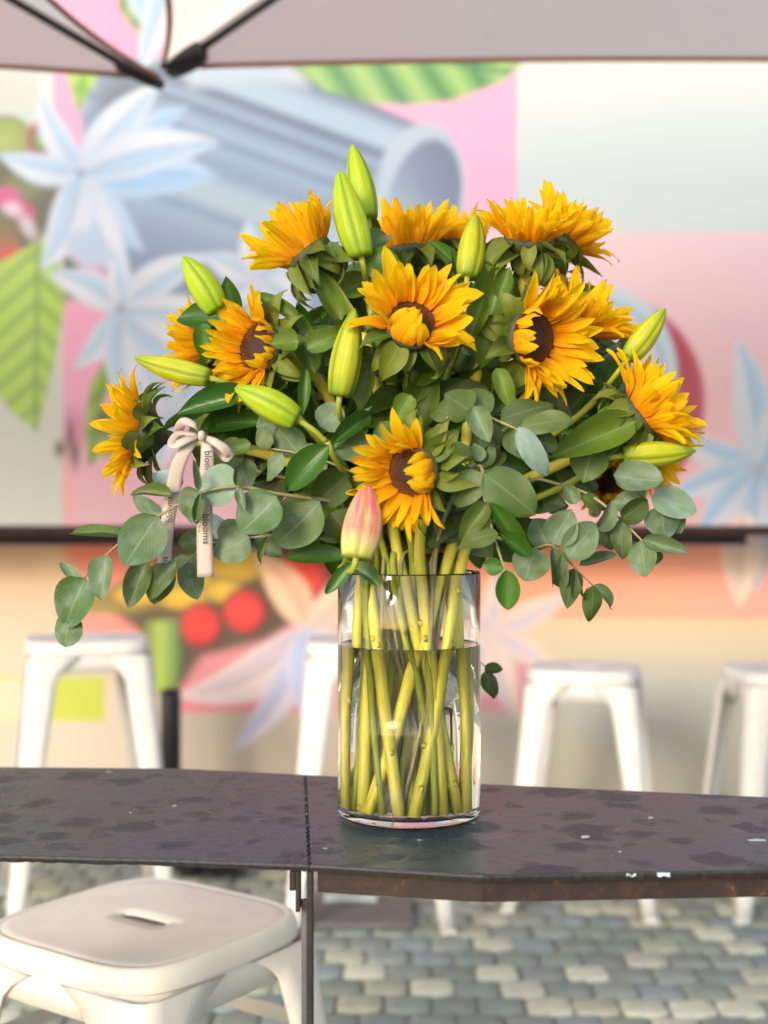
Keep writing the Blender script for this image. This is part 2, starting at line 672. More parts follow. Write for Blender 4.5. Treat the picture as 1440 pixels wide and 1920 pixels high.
setts = [[sett_mesh(i * 10 + j, STONES[i]) for j in range(3)] for i in range(len(STONES))]
cells = []
pit = 0.1075
ca, sa = math.cos(R(-2.0)), math.sin(R(-2.0))
for r_ in range(-2, 42):
    for c_ in range(-23, 24):
        x = (c_ + (0.5 if r_ % 2 else 0.0)) * pit + rnd.uniform(-.004, .004)
        y = 0.1 + r_ * pit + rnd.uniform(-.003, .003)
        X, Y = x * ca - (y - 3) * sa, x * sa + (y - 3) * ca + 3
        wts = [0.36, 0.24, 0.19, 0.13, 0.08]
        if X > 0.1 and 2.7 < Y < 3.6:
            wts = [0.32, 0.22, 0.18, 0.16, 0.12]
        ci = rnd.choices(range(5), wts)[0]
        px = 720 + X / max(Y, .1) * F
        py = 960 + H / max(Y, .1) * F
        vis = Y > 2.75 and Y < 4.45 and -60 < px < 1500
        score = (0 if (vis and (px > 560)) else 1 if vis else 2, -py)
        cells.append((score, X, Y, ci, rnd.uniform(-.03, .03), rnd.uniform(-.002, .0015)))
cells = [c for c in cells if c[2] < 4.47]
cells.sort(key=lambda c: c[0])
for (_, X, Y, ci, rz, dz) in cells[:300]:
    M = Matrix.Translation((X, Y, dz)) @ Matrix.Rotation(rz, 4, 'Z') @ Matrix.Rotation(rnd.uniform(-.02, .02), 4, 'X')
    obj('paving_stone', setts[ci][rnd.randrange(3)], ground, M)
# the others: one mesh of the same stones
VV, FF, MI = [], [], []
proto = [[(np.array([v.co[:] for v in me.vertices]), [tuple(p.vertices) for p in me.polygons]) for me in row] for row in setts]
off = 0
for (_, X, Y, ci, rz, dz) in cells[300:]:
    pv, pf = proto[ci][rnd.randrange(3)]
    c, s = math.cos(rz), math.sin(rz)
    q = pv.copy()
    q[:, 0], q[:, 1] = pv[:, 0] * c - pv[:, 1] * s + X, pv[:, 0] * s + pv[:, 1] * c + Y
    q[:, 2] += dz
    VV.append(q)
    FF += [tuple(i + off for i in f) for f in pf]
    MI += [ci] * len(pf)
    off += len(q)
me = mesh('paving_stones', np.concatenate(VV).tolist(), FF, STONES)
me.polygons.foreach_set('material_index', MI)
o = obj('paving_stones', me, ground)
o['kind'] = 'stuff'

# ------------------------------------------------------------------ the painted wall
WY = 4.50
step = 0.010
gx = np.arange(-2.70, 2.7001, step)
gz = np.arange(0.0, 3.6001, step)
GX, GZ = np.meshgrid(gx, gz)
px = (720 + GX.ravel() / WY * F)
py = (960 + (H - GZ.ravel()) / WY * F)
C = np.zeros((px.size, 3))


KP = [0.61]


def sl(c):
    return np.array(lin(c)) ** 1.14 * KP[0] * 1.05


def smooth(d, s):
    t = np.clip(0.5 - d / (2 * s), 0, 1)
    return t * t * (3 - 2 * t)


def put(mask, c):
    global C
    c = np.asarray(c)
    if c.ndim == 1:
        c = c[None, :]
    C = C * (1 - mask[:, None]) + c * mask[:, None]


def rect(x0, y0, x1, y1, c, s=4):
    d = np.maximum(np.maximum(x0 - px, px - x1), np.maximum(y0 - py, py - y1))
    put(smooth(d, s), sl(c) if not isinstance(c, np.ndarray) else c)


def sdpoly(pts):
    d = np.full(px.size, 1e9)
    inside = np.zeros(px.size, bool)
    n_ = len(pts)
    for i in range(n_):
        ax, ay = pts[i]
        bx, by = pts[(i + 1) % n_]
        ex, ey = bx - ax, by - ay
        wx, wy = px - ax, py - ay
        t = np.clip((wx * ex + wy * ey) / (ex * ex + ey * ey + 1e-9), 0, 1)
        d = np.minimum(d, (wx - ex * t) ** 2 + (wy - ey * t) ** 2)
        c1 = (py >= ay) != (py >= by)
        xi = ax + (py - ay) * ex / (ey if abs(ey) > 1e-9 else 1e-9)
        inside ^= c1 & (px < xi)
    d = np.sqrt(d)
    return np.where(inside, -d, d)


def gmix(t, stops):
    """piecewise linear colour along t"""
    xs = [a for a, _ in stops]
    cs = np.array([sl(c) for _, c in stops])
    return np.stack([np.interp(t, xs, cs[:, k]) for k in range(3)], 1)


def poly(pts, c, s=6, rnd_=0):
    put(smooth(sdpoly(pts) - rnd_, s), c if isinstance(c, np.ndarray) else sl(c))


def ell(cx, cy_, rx, ry, c, s=6, rot=0.0):
    co, si = math.cos(R(rot)), math.sin(R(rot))
    x = ((px - cx) * co + (py - cy_) * si) / rx
    y = (-(px - cx) * si + (py - cy_) * co) / ry
    rr = np.sqrt(x * x + y * y)
    put(smooth((rr - 1) * min(rx, ry), s), c(rr, x, y) if callable(c) else (c if isinstance(c, np.ndarray) else sl(c)))


def petal(c, tip, W, a=(222, 225, 235), b=(186, 210, 234), e=(204, 218, 236), bend=0.0, s=5, fat=0.75):
    cx, cy_ = c
    dx, dy = tip[0] - cx, tip[1] - cy_
    L = math.hypot(dx, dy)
    ux, uy = dx / L, dy / L
    t = ((px - cx) * ux + (py - cy_) * uy) / L
    v = -(px - cx) * uy + (py - cy_) * ux
    tt = np.clip(t, 1e-3, 1)
    v = v - bend * 4 * tt * (1 - tt)
    wd = W / 2 * np.sin(np.pi * np.clip(tt, 0, 1) ** fat) ** 0.85 + 0.5
    d = np.maximum(np.abs(v) - wd, np.maximum(-t, t - 1) * L)
    q = np.clip(v / wd, -1, 1)
    col = gmix(q, [(-1, e), (-0.75, a), (-0.12, a), (0.0, tuple(x - 22 for x in b)), (0.12, b), (0.6, b), (0.85, a), (1, e)])
    sh = np.clip(1.15 - t * 2.2, 0, 1)[:, None] * 0.22
    col = col * (1 - sh) + sl((120, 140, 175)) * sh
    put(smooth(d, s), col)


def leafpaint(pts, base, tip, ca, cb, cv, nv=7, s=5):
    d = sdpoly(pts)
    dx, dy = tip[0] - base[0], tip[1] - base[1]
    L = math.hypot(dx, dy)
    ux, uy = dx / L, dy / L
    t = ((px - base[0]) * ux + (py - base[1]) * uy) / L
    v = np.abs(-(px - base[0]) * uy + (py - base[1]) * ux) / L
    ph = (t * nv - v * nv * 0.9) % 1.0
    col = gmix(ph, [(0, cv), (0.12, ca), (0.5, cb), (0.85, ca), (1, cv)])
    rib = smooth(v * L - 4, 5)[:, None]
    col = col * (1 - rib) + sl(cv) * rib
    put(smooth(d, s), col)


# -- fields of colour
rect(-900, -600, 2400, 1640, (208, 214, 210))
rect(-900, -600, 100, 250, (205, 209, 203))
rect(70, -600, 100, 250, (214, 219, 216))
rect(-900, -600, 55, 127, (242, 170, 200))
rect(100, -600, 880, 560, (236, 170, 204))
rect(-900, 250, 118, 1000, (204, 205, 199))
rect(118, 540, 880, 1000, gmix(py, [(540, (236, 166, 194)), (800, (233, 170, 200)), (960, (226, 178, 188))]))
rect(700, -600, 970, 440, gmix(py, [(150, (240, 180, 208)), (440, (232, 184, 210))]))
rect(970, -600, 2400, 437, gmix(py, [(100, (217, 222, 221)), (437, (206, 215, 216))]))
rect(860, 437, 2400, 1000, gmix(py, [(437, (231, 202, 210)), (640, (231, 196, 206)), (900, (238, 186, 186))]))
KP[0] = 0.82  # below the shelf: warm sunlight put into the paint colours, with a brighter factor
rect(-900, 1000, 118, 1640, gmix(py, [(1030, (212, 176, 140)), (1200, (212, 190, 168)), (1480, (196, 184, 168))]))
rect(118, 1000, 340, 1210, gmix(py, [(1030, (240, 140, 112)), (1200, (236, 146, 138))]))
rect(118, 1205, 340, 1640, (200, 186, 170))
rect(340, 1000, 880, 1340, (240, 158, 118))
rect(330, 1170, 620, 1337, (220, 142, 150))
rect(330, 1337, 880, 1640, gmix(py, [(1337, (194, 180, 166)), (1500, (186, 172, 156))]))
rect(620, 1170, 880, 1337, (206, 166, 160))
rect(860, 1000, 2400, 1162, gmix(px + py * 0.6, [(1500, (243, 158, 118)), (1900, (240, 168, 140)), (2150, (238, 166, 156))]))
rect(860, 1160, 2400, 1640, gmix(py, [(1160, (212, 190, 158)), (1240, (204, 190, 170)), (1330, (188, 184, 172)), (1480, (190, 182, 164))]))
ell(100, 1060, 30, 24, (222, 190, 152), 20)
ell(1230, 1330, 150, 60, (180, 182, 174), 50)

# -- steel jug
KP[0] = 0.52
ang = R(20)
q = (px - 560) * -math.sin(ang) + (py - 145) * math.cos(ang)
jug = gmix(q, [(-30, (120, 135, 160)), (0, (96, 112, 140)), (14, (140, 158, 184)), (35, (184, 206, 226)), (66, (190, 211, 229)), (76, (140, 158, 185)), (82, (106, 122, 150)),
               (92, (150, 168, 194)), (108, (170, 190, 212)), (116, (118, 134, 162)), (126, (152, 172, 198)), (150, (176, 196, 218)), (166, (140, 158, 186)), (178, (170, 190, 213)),
               (215, (150, 168, 196)), (245, (186, 205, 221)), (275, (190, 208, 222)), (300, (150, 170, 196)), (315, (172, 192, 214)), (350, (158, 178, 204)), (420, (140, 160, 190))])
poly([(150, 110), (470, 110), (560, 142), (700, 196), (800, 240), (745, 320), (712, 460), (640, 640), (330, 660), (160, 470)], jug, 6)
poly([(190, 160), (300, 120), (250, 230), (150, 330)], (128, 138, 160), 22)
ell(780, 372, 88, 142, lambda rr, x, y: gmix(x, [(-1, (150, 170, 195)), (-0.8, (200, 216, 230)), (0.7, (190, 208, 226)), (1, (214, 224, 236))]), 5, 12)
ell(794, 384, 68, 124, lambda rr, x, y: gmix(y * 0.8 - x * 0.5, [(-1, (118, 132, 160)), (-0.2, (140, 156, 184)), (0.5, (172, 192, 210)), (1, (160, 170, 200))]), 5, 12)
poly([(330, 128), (440, 118), (560, 122), (580, 165), (470, 150), (360, 165)], (206, 218, 232), 16)
KP[0] = 0.59
# -- leaf over the jug
leafpaint([(470, 60), (760, 70), (985, 110), (945, 150), (850, 188), (760, 196), (690, 192), (610, 170), (552, 128)], (500, 60), (980, 140),
          (110, 172, 100), (176, 208, 128), (78, 136, 84), 5)
leafpaint([(130, 60), (215, 90), (190, 135), (146, 212), (128, 150)], (170, 60), (146, 210), (160, 200, 80), (184, 214, 96), (120, 170, 70), 3)
leafpaint([(215, -40), (305, -30), (312, 60), (268, 72), (225, 20)], (230, -60), (275, 72), (120, 160, 80), (150, 190, 90), (80, 120, 60), 3)
petal((250, -60), (290, 68), 60)
petal((330, -60), (262, 140), 60)
# -- cherries and leaves on the left
ell(10, 262, 52, 46, lambda rr, x, y: gmix(rr, [(0, (176, 192, 100)), (0.8, (150, 168, 84)), (1, (110, 130, 70))]), 6)
ell(76, 262, 28, 34, lambda rr, x, y: gmix(rr, [(0, (150, 168, 90)), (0.65, (120, 120, 70)), (0.8, (178, 60, 80)), (1, (190, 90, 110))]), 5)
poly([(-200, 300), (60, 300), (120, 330), (100, 420), (60, 470), (-200, 470)], (96, 96, 62), 12)
ell(40, 350, 36, 26, (126, 130, 80), 12)
ell(12, 370, 26, 20, (216, 90, 150), 8)
ell(42, 396, 26, 18, (206, 80, 140), 8, 40)
ell(22, 392, 18, 14, (226, 200, 214), 8)
ell(52, 425, 12, 26, (214, 196, 208), 8, -30)
ell(-4, 456, 40, 58, lambda rr, x, y: gmix(y, [(-1, (96, 110, 60)), (-0.1, (150, 110, 70)), (0.35, (214, 70, 80)), (0.8, (236, 84, 96)), (1, (180, 40, 50))]), 6)
leafpaint([(-240, 560), (-60, 520), (40, 470), (92, 440), (124, 560), (100, 690), (70, 812), (20, 770), (-40, 700), (-200, 640)], (72, 420), (66, 812), (162, 196, 86), (184, 210, 92), (128, 164, 80), 8)
poly([(118, 470), (150, 500), (150, 560), (124, 560)], (60, 110, 80), 8)
leafpaint([(200, 668), (216, 700), (190, 760), (196, 850), (166, 876), (156, 800), (170, 720)], (205, 670), (168, 874), (140, 172, 62), (156, 186, 70), (110, 140, 50), 3)
leafpaint([(196, 800), (240, 770), (270, 800), (230, 840), (196, 862)], (196, 850), (268, 790), (140, 172, 62), (156, 186, 70), (110, 140, 50), 3)
ell(196, 790, 18, 26, (90, 110, 60), 8)
# faded drips
for (x, y, l_, c) in ((132, 820, 40, (120, 60, 80)), (140, 850, 26, (96, 80, 72)), (112, 842, 14, (60, 60, 56)), (128, 920, 60, (240, 170, 170)), (150, 800, 30, (220, 130, 170))):
    ell(x, y, 9, l_, c, 9)
# -- blossoms, upper left
F1 = (152, 325)
for tip, W, bend in (((405, 330), 100, -8), ((350, 200), 64, -6), ((268, 470), 70, 10)):
    petal(F1, tip, W, (190, 212, 236), (170, 202, 234), (196, 216, 238), bend, 10)
for tip, W, bend in (((72, 168), 54, -12), ((305, 152), 74, -10), ((412, 268), 86, -16), ((246, 530), 82, 14), ((78, 505), 82, -16), ((-4, 288), 58, -10)):
    petal(F1, tip, W, bend=bend, s=6)
ell(F1[0], F1[1], 9, 9, (150, 165, 195), 8)
ell(160, 465, 44, 30, (190, 208, 230), 12, 40)
F2 = (226, 580)
for tip, W, bend in (((90, 512), 62, 10), ((396, 478), 66, -14), ((140, 690), 52, -10), ((246, 790), 66, 6), ((400, 690), 74, 12), ((214, 470), 40, 0), ((440, 580), 56, 0)):
    petal(F2, tip, W, bend=bend, s=6)
ell(F2[0], F2[1], 9, 9, (150, 165, 195), 8)
F3 = (330, 770)
for tip, W, bend in (((215, 720), 50, 6), ((250, 660), 40, -6), ((360, 640), 60, 6), ((440, 760), 60, 0), ((300, 880), 60, 6)):
    petal(F3, tip, W, bend=bend, s=6)
# more flowers hidden behind the bouquet
for (c_, L) in (((480, 520), 110), ((560, 640), 120)):
    for k in range(6):
        a = k * math.pi / 3 + 0.4
        petal(c_, (c_[0] + L * math.cos(a), c_[1] + L * math.sin(a)), 52, s=6)
# -- red bowl on the right
ell(1140, 752, 182, 196, lambda rr, x, y: gmix(rr, [(0, (190, 60, 90)), (0.9, (178, 56, 84)), (1, (196, 84, 110))]), 6)
ell(1120, 700, 150, 166, lambda rr, x, y: gmix(rr, [(0, (222, 206, 214)), (0.78, (206, 210, 220)), (0.82, (150, 180, 205)), (0.86, (190, 212, 226)), (1, (200, 216, 228))]), 6)
# -- blossom, right
F4 = (1424, 880)
for tip, W, bend in (((1382, 632), 78, 8), ((1262, 812), 58, -6), ((1250, 940), 60, 8), ((1300, 1020), 62, 6), ((1420, 1110), 66, 4), ((1600, 800), 80, 0), ((1590, 960), 80, 6), ((1500, 690), 70, 0)):
    petal(F4, tip, W, (214, 218, 228), (176, 204, 230), (208, 216, 230), bend, 7)
ell(F4[0], F4[1], 12, 12, (170, 180, 196), 10)
KP[0] = 0.82  # motifs below the shelf carry the same sunlit warmth and brightness in their colour
# -- blossom hanging down, right below the shelf
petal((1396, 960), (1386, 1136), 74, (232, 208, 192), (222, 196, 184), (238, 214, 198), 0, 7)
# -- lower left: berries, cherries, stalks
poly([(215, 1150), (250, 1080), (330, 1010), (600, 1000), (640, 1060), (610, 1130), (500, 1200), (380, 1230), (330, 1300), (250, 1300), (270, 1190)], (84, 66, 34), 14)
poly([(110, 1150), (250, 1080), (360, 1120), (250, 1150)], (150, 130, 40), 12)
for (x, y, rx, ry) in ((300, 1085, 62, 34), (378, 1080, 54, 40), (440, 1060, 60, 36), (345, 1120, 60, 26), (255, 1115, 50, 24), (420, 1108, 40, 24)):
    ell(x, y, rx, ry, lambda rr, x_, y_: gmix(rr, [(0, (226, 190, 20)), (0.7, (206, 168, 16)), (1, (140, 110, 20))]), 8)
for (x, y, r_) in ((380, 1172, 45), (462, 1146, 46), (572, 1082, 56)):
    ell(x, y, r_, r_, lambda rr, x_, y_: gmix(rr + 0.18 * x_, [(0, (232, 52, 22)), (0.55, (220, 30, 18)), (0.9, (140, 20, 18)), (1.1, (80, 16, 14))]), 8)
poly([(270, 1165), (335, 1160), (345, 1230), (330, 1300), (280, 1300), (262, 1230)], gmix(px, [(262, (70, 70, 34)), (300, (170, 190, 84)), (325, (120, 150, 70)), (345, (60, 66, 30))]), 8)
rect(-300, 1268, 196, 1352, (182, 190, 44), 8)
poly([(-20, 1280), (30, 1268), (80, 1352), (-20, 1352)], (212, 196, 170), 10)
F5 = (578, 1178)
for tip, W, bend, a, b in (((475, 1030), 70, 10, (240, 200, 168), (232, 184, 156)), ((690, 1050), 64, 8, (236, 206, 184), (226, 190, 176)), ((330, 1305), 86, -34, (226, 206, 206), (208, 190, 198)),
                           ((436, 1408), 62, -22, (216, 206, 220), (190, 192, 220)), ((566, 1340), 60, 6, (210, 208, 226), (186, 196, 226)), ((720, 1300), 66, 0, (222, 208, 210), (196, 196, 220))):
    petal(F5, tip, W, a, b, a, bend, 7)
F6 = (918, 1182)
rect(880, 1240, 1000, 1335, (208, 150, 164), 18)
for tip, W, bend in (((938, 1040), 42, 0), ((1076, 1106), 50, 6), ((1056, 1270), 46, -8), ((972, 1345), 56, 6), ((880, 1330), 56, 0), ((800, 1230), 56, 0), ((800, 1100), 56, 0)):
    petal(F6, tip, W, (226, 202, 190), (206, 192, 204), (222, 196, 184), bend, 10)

nx, nz = len(gx), len(gz)
verts = np.stack([GX.ravel(), np.full(px.size, WY), GZ.ravel()], 1)
idx = np.arange(nx * nz).reshape(nz, nx)
quads = np.stack([idx[:-1, :-1], idx[:-1, 1:], idx[1:, 1:], idx[1:, :-1]], -1).reshape(-1, 4)
me = bpy.data.meshes.new('mural')
me.vertices.add(len(verts))
me.vertices.foreach_set('co', verts.ravel())
me.loops.add(quads.size)
me.loops.foreach_set('vertex_index', quads.ravel())
me.polygons.add(len(quads))
me.polygons.foreach_set('loop_start', np.arange(0, quads.size, 4))
me.update(calc_edges=True)
me.materials.append(MAT['mural'])
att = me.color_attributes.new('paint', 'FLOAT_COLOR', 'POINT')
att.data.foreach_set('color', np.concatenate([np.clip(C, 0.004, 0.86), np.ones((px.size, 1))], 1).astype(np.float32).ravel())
wall = thing('mural_wall', 'long wall painted with a mural of white blossoms, a steel jug, leaves and pink squares', 'wall', (0, WY, 0))
obj('mural', me, wall)
b = MB()
b.box((0, WY + 0.13, 1.8), (5.4, 0.25, 3.6))
for sg in (-1, 1):
    b.box((sg * 4.35, WY + 0.13, 1.8), (3.3, 0.25, 3.6))
b.build('wall_body', MAT['wallside'], wall)
b = MB()
b.box((0, WY + 0.13, 3.64), (12.1, 0.30, 0.07))
b.build('coping', MAT['wallside'], wall, bevel=0.01)

# ------------------------------------------------------------------ parasols
def parasol(corner, ax, ay, label, sag, capfat):
    """corner: the far corner next to the other parasol; ax, ay: the two edge vectors from it"""
    corner = Vector(corner)
    cs = [corner, corner + ax, corner + ax + ay, corner + ay]
    ctr = corner + (ax + ay) * 0.5
    apex = ctr + Vector((0, 0, 0.60))
    root = thing('parasol', label, 'parasol', (ctr.x, ctr.y, 0), 'beige canvas parasols over the tables')
    for i in range(4):
        a, c = cs[i], cs[(i + 1) % 4]
        inw = (ctr - (a + c) * 0.5).normalized()
        n1, n2 = 16, 10
        v, f, edge = [], [], []
        for j in range(n2 + 1):
            t = j / n2
            for k in range(n1 + 1):
                s = k / n1
                e = a.lerp(c, s) + inw * (sag * 4 * s * (1 - s)) + Vector((0, 0, -0.012 * 4 * s * (1 - s)))
                p = e.lerp(apex, t)
                p.z -= 0.05 * math.sin(math.pi * t) * (4 * s * (1 - s))
                v.append(p)
                if j == 0:
                    edge.append(p)
        for j in range(n2):
            for k in range(n1):
                q0 = j * (n1 + 1) + k
                f.append((q0, q0 + 1, q0 + n1 + 2, q0 + n1 + 1))
        o = obj('canopy_panel', mesh('canopy_panel', v, f, MAT['canvas']), root)
        tv, tf, tu = tube(edge, 0.0065, 6)
        obj('hem', mesh('hem', tv, tf, MAT['hem']), o)
    for i in range(4):
        a = cs[i]
        d = (apex - a)
        p0 = a + d * 0.012 + Vector((0, 0, -0.020))
        p1 = a + d * 0.96 + Vector((0, 0, -0.03))
        tv, tf, tu = tube([p0, p0.lerp(p1, .5) - Vector((0, 0, .012)), p1], 0.0095, 8)
        rb = obj('rib', mesh('rib', tv, tf, MAT['black']), root)
        u = d.normalized()
        if i == 0 and capfat:
            q0, q1 = a + d * 0.012 + Vector((0, 0, -.022)), a + d * 0.085 + Vector((0, 0, -.030))
            tv, tf, tu = tube([q0, q0.lerp(q1, .1), q0.lerp(q1, .5), q0.lerp(q1, .9), q1], [0.012, 0.022, 0.030, 0.027, 0.011], 10)
        else:
            q0, q1 = a - d * 0.006 + Vector((0, 0, -.014)), a + d * 0.07 + Vector((0, 0, -.030))
            tv, tf, tu = tube([q0, q0.lerp(q1, .3), q0.lerp(q1, .9), q1], [0.012, 0.017, 0.015, 0.010], 10)
        obj('rib_pocket', mesh('rib_pocket', tv, tf, MAT['black']), rb)
    tv, tf, tu = tube([(ctr.x, ctr.y, 0.06), apex + Vector((0, 0, 0.12))], 0.026, 16)
    obj('pole', mesh('pole', tv, tf, MAT['black']), root)
    tv, tf, tu = tube([apex + Vector((0, 0, -.16)), apex + Vector((0, 0, -.05))], 0.05, 16)
    obj('hub', mesh('hub', tv, tf, MAT['black']), root)
    b = MB()
    b.box((ctr.x, ctr.y, 0.04), (0.5, 0.5, 0.07))
    b.build('base', MAT['black'], root, bevel=0.01)
    return root


PD = 3.2
cz = H + (960 - 141) / F * PD
cx_ = (303 - 720) / F * PD
parasol((cx_ + 0.004, PD - 0.02, cz + 0.012), Vector((2.66, 0.03, 0)), Vector((0.0, -1.6, 0)), 'beige parasol on the right, its black rib ending in a fat pocket', 0.11, True)
parasol((cx_ - 0.006, PD, cz - 0.006), Vector((-2.6, -0.20, 0)), Vector((-0.02, -1.6, 0)), 'beige parasol on the left, its thin rib running to the meeting corner', 0.15, False)

# ------------------------------------------------------------------ bar shelf along the wall
root = thing('bar_shelf', 'long dark brown bar shelf running in front of the mural', 'bar shelf', (0, 4.2, 0))
b = MB()
xl, xr = P(-260, 1000, 4.15).x, P(1408, 1000, 4.15).x
zt, zb = P(0, 987, 4.15).z, P(0, 1004, 4.15).z
b.box(((xl + 1.9) / 2, 4.29, (zt + zb) / 2), (1.9 - xl, 0.28, zt - zb))
b.build('shelf_board', MAT['shelf'], root, bevel=0.003)
b = MB()
b.box(((xl + xr) / 2, 4.19, zb - 0.0145), (xr - xl - .02, 0.05, 0.029))
b.build('rail', MAT['matte'], root)
for xx in (-2.2, -0.05):
    b = MB()
    b.box((xx, 4.46, zb - 0.10), (0.04, 0.03, 0.22))
    b.box((xx, 4.34, zb - 0.02), (0.04, 0.24, 0.03))
    b.build('bracket', MAT['black'], root)

# black post standing between the stools, before the wall
root = thing('bollard', 'short black post standing by the wall beside the left stool', 'bollard', P(320, 1590, 4.3) * 1)
root_z = 0.0
pz = P(320, 1292, 4.2)
b = MB()
b.tube([(pz.x, 4.2, 0.0), (pz.x, 4.2, pz.z - .02), (pz.x, 4.2, pz.z)], [0.033, 0.033, 0.028], 16)
b.build('post', MAT['black'], root, smooth=True)
b = MB()
b.tube([(pz.x, 4.2, 0.0), (pz.x, 4.2, 0.015), (pz.x, 4.2, 0.02)], [0.09, 0.09, 0.05], 20)
b.build('foot_plate', MAT['black'], root, smooth=True)
# grey plate on the ground under the middle stool
pa, pb = P(585, 1690, 3.78), P(775, 1746, 3.52)
root = thing('floor_plate', 'flat dark grey metal plate lying on the setts under the table', 'metal plate', ((pa.x + pb.x) / 2, 3.66, 0.004))
b = MB()
b.box(((pa.x + pb.x) / 2, 3.655, 0.012), (pb.x - pa.x, 0.27, 0.014))
b.build('plate', MAT['slab'], root, bevel=0.003)
b = MB()
b.box(((pa.x + pb.x) / 2 - .03, 3.74, 0.026), (0.15, 0.05, 0.012))
b.build('lug', MAT['chip'], root, bevel=0.003)
# dark brush / bundle at the wall
c0 = P(402, 1640, 4.05)
root = thing('hand_brush', 'dark bristle brush lying by the wall on the paving', 'brush', (c0.x, 4.05, 0.0))
b = MB()
b.box((c0.x, 4.05, 0.055), (0.20, 0.06, 0.025))
b.build('brush_back', MAT['black'], root, bevel=0.006)
b = MB()
for k in range(160):
    x = c0.x + rnd.uniform(-.095, .095)
    y = 4.05 + rnd.uniform(-.025, .025)
    b.tube([(x, y, 0.045), (x + rnd.uniform(-.02, .02), y + rnd.uniform(-.02, .02), 0.001)], [0.0022, 0.0015], 4, cap=False)
bo = b.build('bristles', MAT['black'], root)
bo['kind'] = 'stuff'

# ------------------------------------------------------------------ stools
def rsq(side, rad, n=64):
    """rounded square, n points by angle"""
    out = []
    h = side / 2
    for k in range(n):
        t = 2 * math.pi * (k + 0.5) / n
        c, s = math.cos(t), math.sin(t)
        e = 2.0 / max(0.08, rad / h) ** 0.75
        q = 1.0 / (abs(c) ** e + abs(s) ** e) ** (1 / e)
        out.append((c * q * h, s * q * h))
    return out


